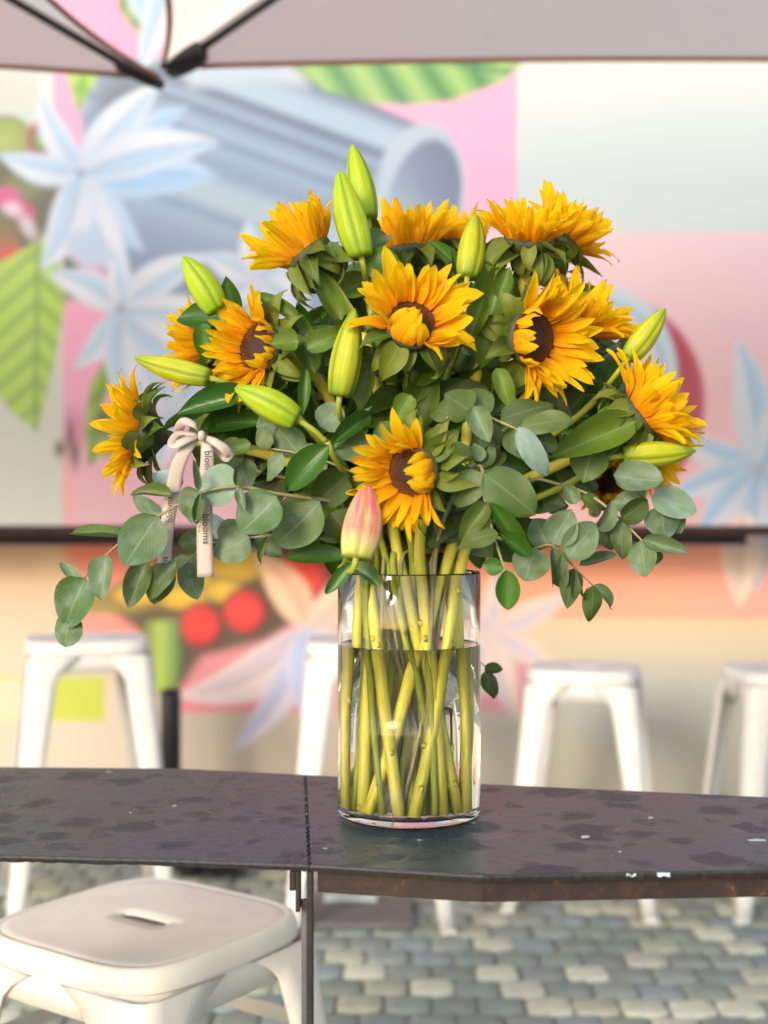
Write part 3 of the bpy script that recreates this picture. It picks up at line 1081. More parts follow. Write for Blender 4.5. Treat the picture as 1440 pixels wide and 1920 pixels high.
def stool(loc, rot, side, h, rung, label, paint='stool', lw=0.0):
    root = bpy.data.objects.new('stool', None)
    place(root, None, Matrix.Identity(4))
    tag(root, label, 'stool', 'white metal stools')
    n = 64
    outer = rsq(side, side * 0.17, n)
    slot = []
    sl_, sw = side * 0.120, side * 0.034
    for k in range(n):
        t = 2 * math.pi * (k + 0.5) / n
        c, s = math.cos(t), math.sin(t)
        slot.append((sl_ * math.copysign(abs(c) ** 0.6, c), sw * math.copysign(abs(s) ** 0.6, s)))
    v, f = [], []

    def ring(pts, z):
        v.extend((x, y, z) for x, y in pts)

    def lerp(t, shrink=0.0):
        return [(a[0] * (1 - t) + c[0] * t * (1 - shrink), a[1] * (1 - t) + c[1] * t * (1 - shrink)) for a, c in zip(slot, outer)]
    ring([(x * 1.0, y * 1.0) for x, y in slot], h - 0.0065)
    ring(slot, h - 0.004)
    ring([(x * 1.02, y * 1.08) for x, y in slot], h - 0.0022)
    for t in (0.15, 0.4, 0.65, 0.82):
        ring(lerp(t), h - 0.002)
    for sc, dz in ((0.90, -0.002), (0.915, -0.0042), (0.93, -0.002), (0.955, -0.001), (0.975, -0.003), (0.99, -0.0085), (1.0, -0.017), (1.004, -0.034), (1.0, -0.036), (0.985, -0.036), (0.97, -0.02)):
        ring([(x * sc, y * sc) for x, y in outer], h + dz)
    m = len(v) // n
    for i in range(m - 1):
        for k in range(n):
            k2 = (k + 1) % n
            f.append((i * n + k, i * n + k2, (i + 1) * n + k2, (i + 1) * n + k))
    obj('seat', mesh('seat', v, f, MAT[paint]), root)
    # apron below the seat
    v, f = [], []
    out2 = rsq(side * 0.985, side * 0.17, n)
    for sc, z in ((0.95, h - 0.020), (0.985, h - 0.0375), (0.992, h - 0.085), (0.98, h - 0.085), (0.97, h - 0.04)):
        v.extend((x * sc, y * sc, z) for x, y in out2)
    for i in range(4):
        for k in range(n):
            k2 = (k + 1) % n
            f.append((i * n + k, i * n + k2, (i + 1) * n + k2, (i + 1) * n + k))
    obj('apron', mesh('apron', v, f, MAT[paint]), root)
    # four folded legs
    spl = 1.36 if lw == 0 else 1.24
    nl = 14
    for qx, qy in ((1, 1), (-1, 1), (-1, -1), (1, -1)):
        v, f = [], []
        npf = 9
        for i in range(nl + 1):
            t = (i / nl) ** 1.9
            z = (h - 0.040) * (1 - t)
            hs = side / 2 * (0.998 + (spl - 0.998) * t)
            wd = side * (0.12 + 0.13 * (1 - t) + lw * (1 - t) + (0.17 - lw) * max(0, 1 - t / 0.09) ** 1.5)
            rc = side * (0.055 + 0.05 * (1 - t))
            prof = [(-wd, 0.0), (-wd * 0.5 - rc * .5, 0.0), (-rc, 0.0)]
            for a in (20, 45, 70):
                prof.append((-rc + rc * math.sin(R(a)), -rc + rc * math.cos(R(a))))
            prof += [(0.0, -rc), (0.0, -wd * 0.5 - rc * .5), (0.0, -wd)]
            th = 0.006 if i < nl else 0.006
            for (a, c) in prof:
                v.append((qx * (hs + a), qy * (hs + c), z))
            for (a, c) in prof:
                v.append((qx * (hs + min(a, -th)), qy * (hs + min(c, -th)), z))
        s = npf * 2
        for i in range(nl):
            for k in range(npf - 1):
                f.append((i * s + k, i * s + k + 1, (i + 1) * s + k + 1, (i + 1) * s + k))
                f.append((i * s + npf + k, (i + 1) * s + npf + k, (i + 1) * s + npf + k + 1, i * s + npf + k + 1))
            f.append((i * s, (i + 1) * s, (i + 1) * s + npf, i * s + npf))
            f.append((i * s + npf - 1, i * s + s - 1, (i + 1) * s + s - 1, (i + 1) * s + npf - 1))
        f.append(tuple(nl * s + k for k in range(npf)) + tuple(nl * s + npf + k for k in range(npf - 1, -1, -1)))
        if qx * qy < 0:
            f = [tuple(reversed(q)) for q in f]
        lg = obj('leg', mesh('leg', v, f, MAT[paint]), root)
        b = MB()
        hs = side / 2 * spl
        b.box((qx * (hs - side * .05), qy * (hs - side * .05), 0.006), (side * .115, side * .115, 0.012))
        b.build('foot', MAT['wallside'], lg, bevel=0.003)
    zr = h * rung
    t = 1 - zr / (h - 0.04)
    hs = side / 2 * (0.99 + (spl - 1) * t) - 0.014
    for i in range(4):
        b = MB()
        M = Matrix.Rotation(i * math.pi / 2, 4, 'Z')
        b.box(M @ Vector((0, -hs, zr)), (2 * hs - 0.02, 0.004, 0.026), M)
        b.build('rung', MAT[paint], root, bevel=0.001)
    MW = Matrix.Translation(Vector(loc)) @ Matrix.Rotation(rot, 4, 'Z')
    root.matrix_basis = MW
    WM[root.name] = MW
    return root


DS = 0.63
stool((-0.614 * DS + .014, 3.25 * DS, 0), R(-35), 0.394, H - DS, 0.62, 'creamy white stool in the foreground tucked under the dark table', 'cream', 0.05)
st = stool((P(163, 0, 3.75).x, 3.75, 0), R(17), 0.335, 0.765, 0.30, 'tall white stool at far left beside the black post')


def copy_tree(o, parent=None):
    c = o.copy()
    COL.objects.link(c)
    if parent:
        c.parent = parent
    for ch in list(o.children):
        copy_tree(ch, c)
    return c


def restool(src, x, y, rot, label):
    c = copy_tree(src)
    c.matrix_basis = Matrix.Translation((x, y, 0)) @ Matrix.Rotation(rot, 4, 'Z')
    c['label'] = label
    return c


restool(st, P(688, 0, 3.70).x, 3.70, R(3), 'tall white stool standing right behind the glass vase')
st2 = stool((P(1096, 0, 3.84).x, 3.84, 0), R(-13), 0.315, 0.672, 0.30, 'lower white stool just right of the vase, its slotted seat seen whole')
restool(st2, P(1472, 0, 3.8).x, 3.8, R(4), 'lower white stool cut off by the right picture edge')

# ------------------------------------------------------------------ the bar table
TZ = 0.7405
drop = H - TZ


def T(px_, py_):
    d = drop * F / (py_ - 960.0)
    return Vector(((px_ - 720) / F * d, d, TZ))


root = thing('bar_table', 'narrow dark steel bar table carrying the vase of flowers', 'table', (T(580, 1620).x, T(580, 1620).y, 0))
seam_b, seam_f = T(572, 1452), T(580, 1621)
left = [T(-260, 1600), T(0, 1603.5), T(290, 1610.5), seam_f, seam_b, T(340, 1440.5), T(0, 1437.5), T(-260, 1437)]
right = [seam_f, T(905, 1641), T(1440, 1631), T(1760, 1626), T(1760, 1508), T(1440, 1494), T(900, 1469), seam_b]


def plate(poly_, name, shrink):
    # subdivided rim with a slightly ragged cut edge
    pts = []
    m = len(poly_)
    for i in range(m):
        a, c = poly_[i], poly_[(i + 1) % m]
        k = max(1, int((c - a).length / 0.006))
        for j in range(k):
            pts.append(a.lerp(c, j / k))
    n = len(pts)
    ctr = sum(pts, Vector()) / n
    v, f = [], []
    rr = random.Random(5)
    jit = [rr.uniform(-1, 1) for _ in range(n)]
    for (ins, z, ja) in ((0.0028, 0.0, 0.0001), (0.0010, -0.0006, 0.0003), (0.0, -0.003, 0.0005), (0.0010, -0.0075, 0.0007)):
        for i, p in enumerate(pts):
            t = (pts[(i + 1) % n] - pts[i - 1]).normalized()
            nrm = Vector((t.y, -t.x, 0))
            q = p - nrm * (ins + jit[i] * ja)
            v.append((q.x, q.y, TZ + z + (jit[(i * 7) % n] * 0.0006 if z < -.004 else 0)))
    f.append(tuple(range(n)))
    for i in range(3):
        for k in range(n):
            k2 = (k + 1) % n
            f.append((i * n + k2, i * n + k, (i + 1) * n + k, (i + 1) * n + k2))
    f.append(tuple(3 * n + k for k in range(n - 1, -1, -1)))
    me_ = mesh(name, v, f, [MAT['table'], MAT['dark']], False)
    mi = [0] + [0] * n + [1] * (2 * n) + [1]
    me_.polygons.foreach_set('material_index', mi)
    return obj(name, me_, root)


plate(left, 'table_plate', 0)
plate(right, 'table_plate', 0)
b = MB()
for i in range(24):
    p = seam_f.lerp(seam_b, (i + .3) / 24)
    b.tube([p + Vector((-.0008, -.004, 0.0002)), p + Vector((.0006, .005, .0004))], [0.0012, 0.0010], 5)
b.build('weld_seam', MAT['dark'], root, smooth=True)
# rusty apron under the right-hand plate
af = [Vector((p.x, p.y + 0.016, 0)) for p in (T(594, 1623), T(905, 1641), T(1440, 1631), T(1760, 1626))]
b = MB()
zt, zb = TZ - 0.0078, P(905, 1692, T(905, 1641).y + .016).z
vs, fs = [], []
for p in af:
    for dy, z in ((0, zt), (0, zb), (0.006, zb), (0.006, zt)):
        vs.append((p.x, p.y + dy, z))
for i in range(3):
    for k in range(4):
        k2 = (k + 1) % 4
        fs.append((i * 4 + k, (i + 1) * 4 + k, (i + 1) * 4 + k2, i * 4 + k2))
fs += [(0, 1, 2, 3), (15, 14, 13, 12)]
b.add(vs, fs)
b.build('apron', MAT['rust'], root)
# the front leg: flat bar with an angle and a gusset
xs = T(580, 1621)
b = MB()
b.box((xs.x + .000, xs.y + 0.020, TZ / 2 - .004), (0.0060, 0.032, TZ - 0.010))
b.build('leg', MAT['dark'], root, bevel=0.0008)
b = MB()
b.box((xs.x - 0.0065, xs.y + 0.018, TZ / 2 - .02), (0.0062, 0.006, TZ - 0.045))
b.build('leg', MAT['slab'], root, bevel=0.0008)
b = MB()
b.box((xs.x - 0.0125, xs.y + 0.012, TZ - 0.030), (0.0052, 0.022, 0.044))
b.box((xs.x - 0.0185, xs.y + 0.012, TZ - 0.0185), (0.0066, 0.022, 0.021))
b.build('gusset', MAT['rust'], root, bevel=0.0012)
for (px_, py_) in ((1500, 1600), (-200, 1580), (1500, 1520), (-200, 1450)):
    p = T(px_, py_)
    b = MB()
    b.box((p.x, p.y, TZ / 2 - 0.005), (0.035, 0.035, TZ - 0.012))
    b.build('leg', MAT['dark'], root, bevel=0.001)


# paint chips and drops on the plate
def chip(px_, py_, wx, wy, z=0.0006, k=8):
    c = T(px_, py_)
    s = c.y / F
    v = [(c.x, c.y, TZ + z)]
    for i in range(k):
        a = 2 * math.pi * i / k
        r_ = rnd.uniform(.6, 1.1)
        v.append((c.x + math.cos(a) * r_ * wx * s, c.y + math.sin(a) * r_ * wy * s * 4.0, TZ + z * .8))
    n = len(v)
    v += [(a, c_, TZ + 0.00005) for a, c_, _ in v[1:]]
    f = [(0, 1 + i, 1 + (i + 1) % k) for i in range(k)] + [(1 + i, k + 1 + i, k + 1 + (i + 1) % k, 1 + (i + 1) % k) for i in range(k)]
    obj('paint_chip', mesh('paint_chip', v, f, MAT['chip'], False), root)


for a in ((1098, 1569, 12, 2.6), (1421, 1575, 22, 1.8), (1220, 1533, 6, 1.0), (1162, 1597, 4, .9), (787, 1575, 5, .7), (610, 1591, 6, .8),
          (244, 1524, 3, .8), (328, 1511, 4, .7), (205, 1447, 5, 1.0)):
    chip(*a)
for (px_, wx) in ((1182, 9), (1243, 12)):
    c = T(px_, 1634)
    b = MB()
    vs = []
    for i in range(6):
        t = i / 5
        x = c.x + (t - .5) * 2 * wx * c.y / F
        vs += [(x, c.y - 0.0022, TZ - 0.0006), (x, c.y - 0.0048, TZ - 0.0022 - rnd.uniform(0, .0026))]
    b.add(vs, [(2 * i, 2 * i + 1, 2 * i + 3, 2 * i + 2) for i in range(5)])
    o = b.build('paint_chip', MAT['chip'], root)
    sd = o.modifiers.new('thick', 'SOLIDIFY')
    sd.thickness = 0.0006

# ================================================================== VASE
VC = Vector(((767 - 720) / F * 1.653, 1.653, TZ + 0.0005))
VR, VH, VT, VB = 0.0895, 0.3045, 0.0021, 0.010
prof = [(0.0001, 0.0), (VR * .55, 0.0), (VR - 0.006, 0.0003), (VR - 0.002, 0.002), (VR, 0.006), (VR, VH * .25), (VR, VH * .5), (VR, VH * .75), (VR, VH - 0.002), (VR - VT * .5, VH),
        (VR - VT, VH - 0.002), (VR - VT, VH * .75), (VR - VT, VH * .5), (VR - VT, VH * .25), (VR - VT, VB + 0.006), (VR - VT - 0.002, VB + 0.002), (VR - VT - 0.006, VB), (VR * .55, VB + .0005), (0.0001, VB + .001)]
v, f, uv = lathe(prof, 96)
vase = obj('vase', mesh('vase', v, f, MAT['glass'], True, uv), None, Matrix.Translation(VC))
tag(vase, 'clear straight-sided glass cylinder vase standing on the dark table', 'vase')
WL = 0.2125
wr = VR - VT + 0.0006
prof = [(0.0001, VB + 0.0005), (wr - 0.006, VB - 0.0004), (wr, VB + 0.006), (wr, WL * .5), (wr, WL + 0.0022), (wr - 0.002, WL + 0.0006), (wr - 0.006, WL), (wr * .5, WL), (0.0001, WL)]
v, f, uv = lathe(prof, 96)
wat = obj('water', mesh('water', v, f, MAT['water'], True, uv), None, Matrix.Translation(VC))
tag(wat, 'clear water filling the lower two thirds of the glass vase', 'water')

# ================================================================== FLOWERS
def grid_mesh(name, nu, nv, fn, mat):
    v, f, uv = [], [], []
    for i in range(nu + 1):
        for j in range(nv + 1):
            u, w_ = i / nu, j / nv
            v.append(fn(u, w_ * 2 - 1))
            uv.append((u, w_))
    for i in range(nu):
        for j in range(nv):
            a = i * (nv + 1) + j
            f.append((a, a + nv + 1, a + nv + 2, a + 1))
    return mesh(name, v, f, mat, True, uv)


def curve_fn(width, bend, bend2, twist, chan, groove, wave, seed):
    """unit-length blade along +X, normal +Z"""
    rr = random.Random(seed)
    ph = rr.uniform(0, 6.28)
    NS = 40
    xs, zs, th = [0.0], [0.0], []
    for i in range(NS):
        t = (i + .5) / NS
        a = bend * t + bend2 * t * t
        xs.append(xs[-1] + math.cos(a) / NS)
        zs.append(zs[-1] + math.sin(a) / NS)

    def fn(u, s):
        k = min(NS - 1, int(u * NS))
        fr = u * NS - k
        x = xs[k] * (1 - fr) + xs[k + 1] * fr
        z = zs[k] * (1 - fr) + zs[k + 1] * fr
        a = bend * u + bend2 * u * u
        w_ = width(u)
        yy = s * w_
        zz = chan * w_ * (s * s - 0.3) + groove * w_ * math.cos(s * 7.5) * math.sin(math.pi * min(1, u * 1.05)) + wave * math.sin(u * 9 + ph + s * 2.2) * abs(s) * 0.5
        tw = twist * u
        y2 = yy * math.cos(tw) - zz * math.sin(tw)
        z2 = yy * math.sin(tw) + zz * math.cos(tw)
        return (x - math.sin(a) * z2, y2, z + math.cos(a) * z2)
    return fn


def wpetal(W):
    return lambda u: W * (0.30 * (1 - u) ** 3 + (max(0.0, math.sin(math.pi * min(1, 0.06 + 0.94 * u) ** 0.92)) ** 0.58)) * (1 - 0.10 * u)


def wbract(W):
    return lambda u: W * ((1 - u) ** 1.7 * (0.62 + 3.0 * u) * 0.86 + 0.016)


def wleaf(W, p=0.8, q=1.1):
    m = (p / (p + q)) ** p * (q / (p + q)) ** q
    return lambda u: W * (max(1e-4, u) ** p * max(0.0, 1 - u) ** q / m) + 0.004


PET = []
for i in range(22):
    rr = random.Random(300 + i)
    PET.append(grid_mesh('petal', 10, 8, curve_fn(wpetal(rr.uniform(.155, .205)), rr.uniform(-.2, .6), rr.uniform(-.9, .6), rr.uniform(-.9, .9), rr.uniform(.1, .6), rr.uniform(.08, .17), rr.uniform(.01, .08), i), MAT['petal']))
PETIN = []      # petals curling in over the disc
for i in range(8):
    rr = random.Random(500 + i)
    PETIN.append(grid_mesh('petal', 10, 6, curve_fn(wpetal(rr.uniform(.20, .25)), rr.uniform(.4, 1.0), rr.uniform(.0, .9), rr.uniform(-1.0, 1.0), rr.uniform(.2, .6), rr.uniform(.12, .22), rr.uniform(.04, .12), i), MAT['petal']))
BRA = []
for i in range(12):
    rr = random.Random(700 + i)
    BRA.append(grid_mesh('bract', 10, 4, curve_fn(wbract(rr.uniform(.30, .42)), rr.uniform(-.6, .3), rr.uniform(-2.8, .2), rr.uniform(-.6, .6), rr.uniform(.2, .7), .03, .03, i), MAT['bract']))


def disc_mesh():
    mb = MB()
    Rd = 0.030
    v, f, uv = [], [], []
    for i in range(9):
        r_ = Rd * i / 8
        for k in range(28):
            a = 2 * math.pi * k / 28
            v.append((r_ * math.cos(a), r_ * math.sin(a), 0.004 * math.cos(r_ / Rd * 1.3) + 0.001 * math.sin(r_ / Rd * 6)))
            uv.append((i / 8, 0.0))
    for i in range(8):
        for k in range(28):
            k2 = (k + 1) % 28
            f.append((i * 28 + k, (i + 1) * 28 + k, (i + 1) * 28 + k2, i * 28 + k2))
    mb.add(v, f, uv)
    n = 420
    rr = random.Random(3)
    for i in range(n):
        r_ = Rd * 0.98 * math.sqrt((i + .5) / n)
        a = i * 2.39996
        q = r_ / Rd
        h = (0.0016 if q < .55 else 0.0034 + 0.0016 * rr.random())
        z = 0.004 * math.cos(q * 1.3)
        c = Vector((r_ * math.cos(a), r_ * math.sin(a), z))
        w_ = 0.00085
        lean = Vector((math.cos(a), math.sin(a), 0)) * (0.0004 if q < .55 else rr.uniform(-.0012, .0016))
        vs = [c + Vector((w_, 0, 0)), c + Vector((0, w_, 0)), c + Vector((-w_, 0, 0)), c + Vector((0, -w_, 0)), c + lean + Vector((0, 0, h))]
        mb.add(vs, [(0, 1, 4), (1, 2, 4), (2, 3, 4), (3, 0, 4)], [(q, 0.1)] * 4 + [(q, 1.0)])
    return mesh('disc', mb.v, mb.f, MAT['disc'], False, mb.uv)


DISC = disc_mesh()
v, f, uv = lathe([(0.0075, -0.036), (0.009, -0.028), (0.016, -0.022), (0.026, -0.015), (0.031, -0.007), (0.0315, 0.0), (0.029, 0.002)], 24)
RECEP = mesh('receptacle', v, f, MAT['receptacle'], True, uv)

# leaf blades -------------------------------------------------------
LEAF = {}


def leafset(key, mat, count, p, q, W, bends, chan, wave, seed):
    LEAF[key] = []
    for i in range(count):
        rr = random.Random(seed + i)
        LEAF[key].append(grid_mesh('leaf', 12, 6, curve_fn(wleaf(W, p * rr.uniform(.9, 1.1), q * rr.uniform(.9, 1.1)), rr.uniform(*bends), rr.uniform(*bends), rr.uniform(-.35, .35), rr.uniform(*chan), 0.0, wave * rr.uniform(.4, 1), seed + i), mat))


leafset('round', MAT['euc'], 9, 0.46, 0.62, .5, (-.7, .45), (-.15, .4), .07, 1000)
leafset('blue', MAT['blue'], 5, 0.48, 0.66, .5, (-.6, .4), (-.15, .4), .07, 1050)
leafset('oval', MAT['euc'], 9, 0.52, 0.78, .5, (-.8, .45), (-.15, .5), .07, 1100)
leafset('curl', MAT['euc'], 5, 0.60, 0.80, .5, (-1.1, .2), (.3, 1.0), .05, 1200)
leafset('olive', MAT['eucd'], 9, 0.52, 0.84, .5, (-.8, .4), (-.15, .5), .07, 1300)
leafset('lily', MAT['lilyleaf'], 6, 0.75, 0.95, .5, (-.6, .3), (.1, .5), .02, 1400)
leafset('sun', MAT['sunleaf'], 6, 0.55, 0.95, .5, (-.6, .3), (-.05, .5), .05, 1500)


def leaf(parent, base, tip, width, key, face=None, roll=0.0, var=None, label=None):
    """leaf from base to tip (world), blade turned towards `face`"""
    base, tip = Vector(base), Vector(tip)
    x = tip - base
    L = x.length
    x.normalize()
    fz = Vector(face) if face is not None else Vector((0, -1, 0.25))
    z = fz - x * fz.dot(x)
    if z.length < 1e-4:
        z = Vector((0.3, -1, .2)) - x * Vector((0.3, -1, .2)).dot(x)
    z.normalize()
    z = Matrix.Rotation(roll, 3, x) @ z
    y = z.cross(x)
    M = Matrix(((x.x * L, y.x * width, z.x * L, base.x), (x.y * L, y.y * width, z.y * L, base.y), (x.z * L, y.z * width, z.z * L, base.z), (0, 0, 0, 1)))
    ms = LEAF[key]
    return obj('leaf', ms[(rnd.randrange(len(ms)) if var is None else var) % len(ms)], parent, M, label)


NECK_Z = TZ + VH + 0.012
BOT_Z = TZ + VB + 0.006


def stem_to_vase(head, headdir, nx_, ny_, bx, by, n=16, bz=0.0):
    """path from the head through the mouth of the vase to its floor"""
    Nk = Vector((VC.x + nx_, VC.y + ny_, NECK_Z))
    B = Vector((VC.x + bx, VC.y + by, BOT_Z + bz))
    d = (Nk - B).normalized()
    L = (head - Nk).length
    up = bez(head, head + headdir * L * 0.40, Nk + d * L * 0.45, Nk, n)
    dn = [Nk.lerp(B, t) + Vector((math.sin(t * 3.1) * 0.0015, 0, 0)) for t in (0.12, 0.25, 0.4, 0.55, 0.7, 0.85, 1.0)]
    return up + dn


def clampr(x, y, r_):
    L = math.hypot(x, y)
    return (x, y) if L <= r_ else (x * r_ / L, y * r_ / L)


STEMN = [0]


def auto_stem(hx):
    """mouth and floor points for a head at horizontal offset hx from the vase axis"""
    k = STEMN[0]
    STEMN[0] += 1
    nx_ = max(-.066, min(.066, hx * 0.26 + rnd.uniform(-.03, .03)))
    ny_ = rnd.uniform(-.055, .055)
    nx_, ny_ = clampr(nx_, ny_, 0.072)
    sw_ = -1.0 if k % 3 == 0 else 0.8
    bx = nx_ * sw_ * rnd.uniform(.6, 1.1) + rnd.uniform(-.03, .03)
    by = ny_ * sw_ * rnd.uniform(.6, 1.1) + rnd.uniform(-.03, .03)
    bx, by = clampr(bx, by, 0.072)
    return nx_, ny_, bx, by


def frame(fdir):
    z = Vector(fdir).normalized()
    upv = Vector((0, 0, 1)) if abs(z.z) < 0.96 else Vector((0, -1, 0))
    x = (upv - z * upv.dot(z)).normalized()
    y = z.cross(x)
    return Matrix(((x.x, y.x, z.x, 0), (x.y, y.y, z.y, 0), (x.z, y.z, z.z, 0), (0, 0, 0, 1)))


def scars(stem_o, path, r_, rr):
    """leaf scars and a pale cut end"""
    mb = MB()
    n = len(path)
    for i in range(3):
        k = rr.randrange(n - 8, n - 1)
        c = path[k].lerp(path[k + 1], rr.random()) if k < n - 1 else path[k]
        a = rr.uniform(-2.6, -.5)
        o_ = Vector((math.cos(a), math.sin(a), 0))
        mb.tube([c + o_ * r_ * .7 + Vector((0, 0, .004)), c + o_ * r_ * 1.15, c + o_ * r_ * 1.5 + Vector((0, 0, rr.uniform(-.001, .004)))], [r_ * .5, r_ * .42, r_ * .2], 8)
    o = mb.build('leaf_scar', MAT['stem'], stem_o, smooth=True)
    e, d = path[-1], (path[-1] - path[-2]).normalized()
    tv, tf, tu = tube([e - d * .0003, e + d * .0006], [r_ * 1.0, r_ * .86], 14)
    obj('cut_end', mesh('cut_end', tv, tf, MAT['pith'], True, tu), stem_o)


def stem_leaves(root, path, count, key, rr, l0, l1, wf):
    """leaves set round the upper stem, turned to the back so that the heads stay clear"""
    for j in range(count):
        t = 0.14 + 0.70 * (j + rr.uniform(-.3, .3)) / count
        i = int(t * (len(path) - 1))
        c, ax = path[i], (path[i] - path[i + 1]).normalized()
        a = j * 2.4 + rr.uniform(-.5, .5)
        side = Vector((math.cos(a), 0.25 + 0.55 * abs(math.sin(a)), 0.45 * math.sin(a)))
        side = (side - ax * side.dot(ax)).normalized()
        dv = (side + ax * rr.uniform(-.15, .7)).normalized()
        L = rr.uniform(l0, l1)
        leaf(root, c, c + dv * L, L * wf * rr.uniform(.8, 1.15), key, Vector((rr.uniform(-.5, .5), -1, rr.uniform(0, .8))), rr.uniform(-.3, .3))


def sunflower(px_, py_, d, fdir, label, L=0.060, cup=45, cupv=14, fold=None, foldw=55, folde=(88, 128), foldl=(.78, .98), foldn=.6, dsc=1.0, n1=33, n2=25, pw=.84, size=1.0, bract=(-55, 25), gap=None, nb=16, stem=None, seed=0, leaves=(), rstem=0.0070):
    rr = random.Random(9000 + seed)
    c = P(px_, py_, d)
    fd = Vector(fdir).normalized()
    M0 = Matrix.Translation(c) @ frame(fd) @ Matrix.Scale(size, 4)
    root = thing('sunflower', label, 'sunflower', c, 'cut sunflowers in the vase')
    obj('disc', DISC, root, M0 @ Matrix.Diagonal((dsc, dsc, 1, 1)))
    obj('receptacle', RECEP, root, M0 @ Matrix.Diagonal((dsc, dsc, 1, 1)))
    for layer, nn in ((0, n1), (1, n2)):
        for k in range(nn):
            a = 360.0 * (k + 0.5 * layer) / nn + rr.uniform(-8, 8)
            if gap and abs((a - gap[0] + 180) % 360 - 180) < gap[1] and rr.random() < .8:
                continue
            e = rr.gauss(cup, cupv) + layer * 11
            l_ = L * rr.uniform(.72, 1.12) * (1 - .08 * layer)
            ms = PET
            if fold is not None:
                da = abs((a - fold + 180) % 360 - 180)
                if da < foldw:
                    if rr.random() > foldn:
                        continue
                    e = rr.uniform(*folde) - da * .3
                    ms = PETIN
                    l_ *= rr.uniform(*foldl)
            rb = (0.0290 - .003 * layer) * dsc
            M = M0 @ Matrix.Rotation(R(a), 4, 'Z') @ Matrix.Translation((rb, 0, 0.001 + .0015 * layer + rr.uniform(0, .001))) @ Matrix.Rotation(R(-e), 4, 'Y') @ Matrix.Rotation(rr.uniform(-.45, .45), 4, 'X') \
                @ Matrix.Diagonal((l_, l_ * pw * rr.uniform(.8, 1.2), l_, 1))
            obj('petal', ms[rr.randrange(len(ms))], root, M)
    for k in range(nb):
        a = 360.0 * k / nb + rr.uniform(-10, 10)
        e = rr.uniform(*bract)
        l_ = rr.uniform(.034, .056)
        zb_ = rr.choice((-0.004, -0.010, -0.016))
        rb = {-.004: .030, -.010: .0275, -.016: .022}[zb_] * dsc
        M = M0 @ Matrix.Rotation(R(a), 4, 'Z') @ Matrix.Translation((rb, 0, zb_)) @ Matrix.Rotation(R(-e), 4, 'Y') @ Matrix.Rotation(rr.uniform(-.4, .4), 4, 'X') @ Matrix.Scale(l_, 4)
        obj('bract', BRA[rr.randrange(len(BRA))], root, M)
    hp = c - fd * 0.034 * size
    st_ = stem if stem else auto_stem(c.x - VC.x)
    path = stem_to_vase(hp, -fd, *st_)
    rads = [rstem * (0.85 + .15 * min(1, i / 6)) for i in range(len(path))]
    rads[0] = rstem
    tv, tf, tu = tube(path, rads, 16, 0.045)
    so = obj('stem', mesh('stem', tv, tf, MAT['stem'], True, tu), root)
    scars(so, path, rstem, rr)
    for (b0, t0, w_, dd, *rest) in leaves:
        leaf(root, P(*b0, dd), P(*t0, dd + (rest[0] if rest else -.01)), w_ / 1497.0, 'sun')
    stem_leaves(root, path[:17], 6, 'sun', rr, .050, .082, .62)
    return root


sunflower(577, 476, 1.60, (-.62, .02, .78), 'sunflower tilted up to the left at the top left, its curled green bracts showing', L=.062, cup=60, cupv=12, seed=1, bract=(-80, 0), nb=20,
          stem=(-.040, -.020, -.052, -.040), leaves=(((612, 500), (560, 470), 30, 1.6), ((620, 520), (592, 470), 26, 1.59), ((640, 600), (585, 490), 44, 1.585, -.03), ((650, 520), (668, 622), 70, 1.66, .0)))
sunflower(768, 468, 1.80, (-.05, .05, 1), 'half hidden sunflower at the top middle behind the leaves', L=.062, cup=58, seed=2, bract=(-50, 10), stem=(-.02, .05, -.03, .05))
sunflower(858, 468, 1.86, (.1, .3, .95), 'barely seen sunflower at the back with only one petal tip above the leaves', L=.05, cup=62, seed=3, stem=(.02, .058, .02, .055))
sunflower(992, 447, 1.64, (.06, -.38, .92), 'bright sunflower facing up at the top right', L=.049, cup=54, cupv=13, seed=4, bract=(-70, 5), nb=20,
          stem=(.050, -.010, .064, -.034), leaves=(((950, 500), (900, 470), 30, 1.63), ((960, 520), (1075, 470), 32, 1.66), ((935, 520), (975, 600), 46, 1.66), ((945, 500), (905, 640), 56, 1.62)))
sunflower(1052, 452, 1.75, (.62, .1, .78), 'sunflower tucked behind the top right one, petals to the right', L=.056, cup=50, seed=5, stem=(.05, .035, -.03, .05))
sunflower(484, 652, 1.585, (-.66, -.74, .10), 'sunflower facing left with an open dark centre, above the left lily buds', L=.050, cup=40, cupv=15, fold=270, foldw=62, folde=(66, 92), foldl=(.45, .72), foldn=.55, dsc=1.08, seed=6, bract=(-40, 45), nb=22,
          stem=(-.055, -.03, -.012, -.060), leaves=(((560, 640), (505, 640), 44, 1.54), ((575, 655), (640, 615), 42, 1.55), ((590, 700), (545, 560), 46, 1.58), ((560, 600), (470, 535), 30, 1.57)))
sunflower(392, 652, 1.74, (-.93, .2, .2), 'partly hidden sunflower behind the left lily buds, a yellow sliver', L=.050, cup=50, seed=7, stem=(-.06, .03, .03, .04))
sunflower(266, 815, 1.62, (-.985, -.06, .10), 'sunflower in side view at the far left, dark bracts behind its petals', L=.052, cup=42, cupv=16, seed=8, bract=(-25, 50), nb=22,
          stem=(-.066, .012, -.066, -.006), size=1.05)
sunflower(772, 606, 1.53, (.20, -.90, .38), 'large central sunflower with petals folded across its dark centre', L=.060, cup=30, cupv=14, fold=150, foldw=48, folde=(92, 126), foldl=(.60, .90), foldn=.62, dsc=1.05, seed=9, bract=(-50, 20),
          n1=25, n2=17, pw=1.0, stem=(-.012, -.040, .052, -.034), leaves=(((690, 690), (672, 770), 38, 1.56), ((770, 740), (740, 790), 40, 1.56), ((700, 660), (655, 660), 24, 1.55)))
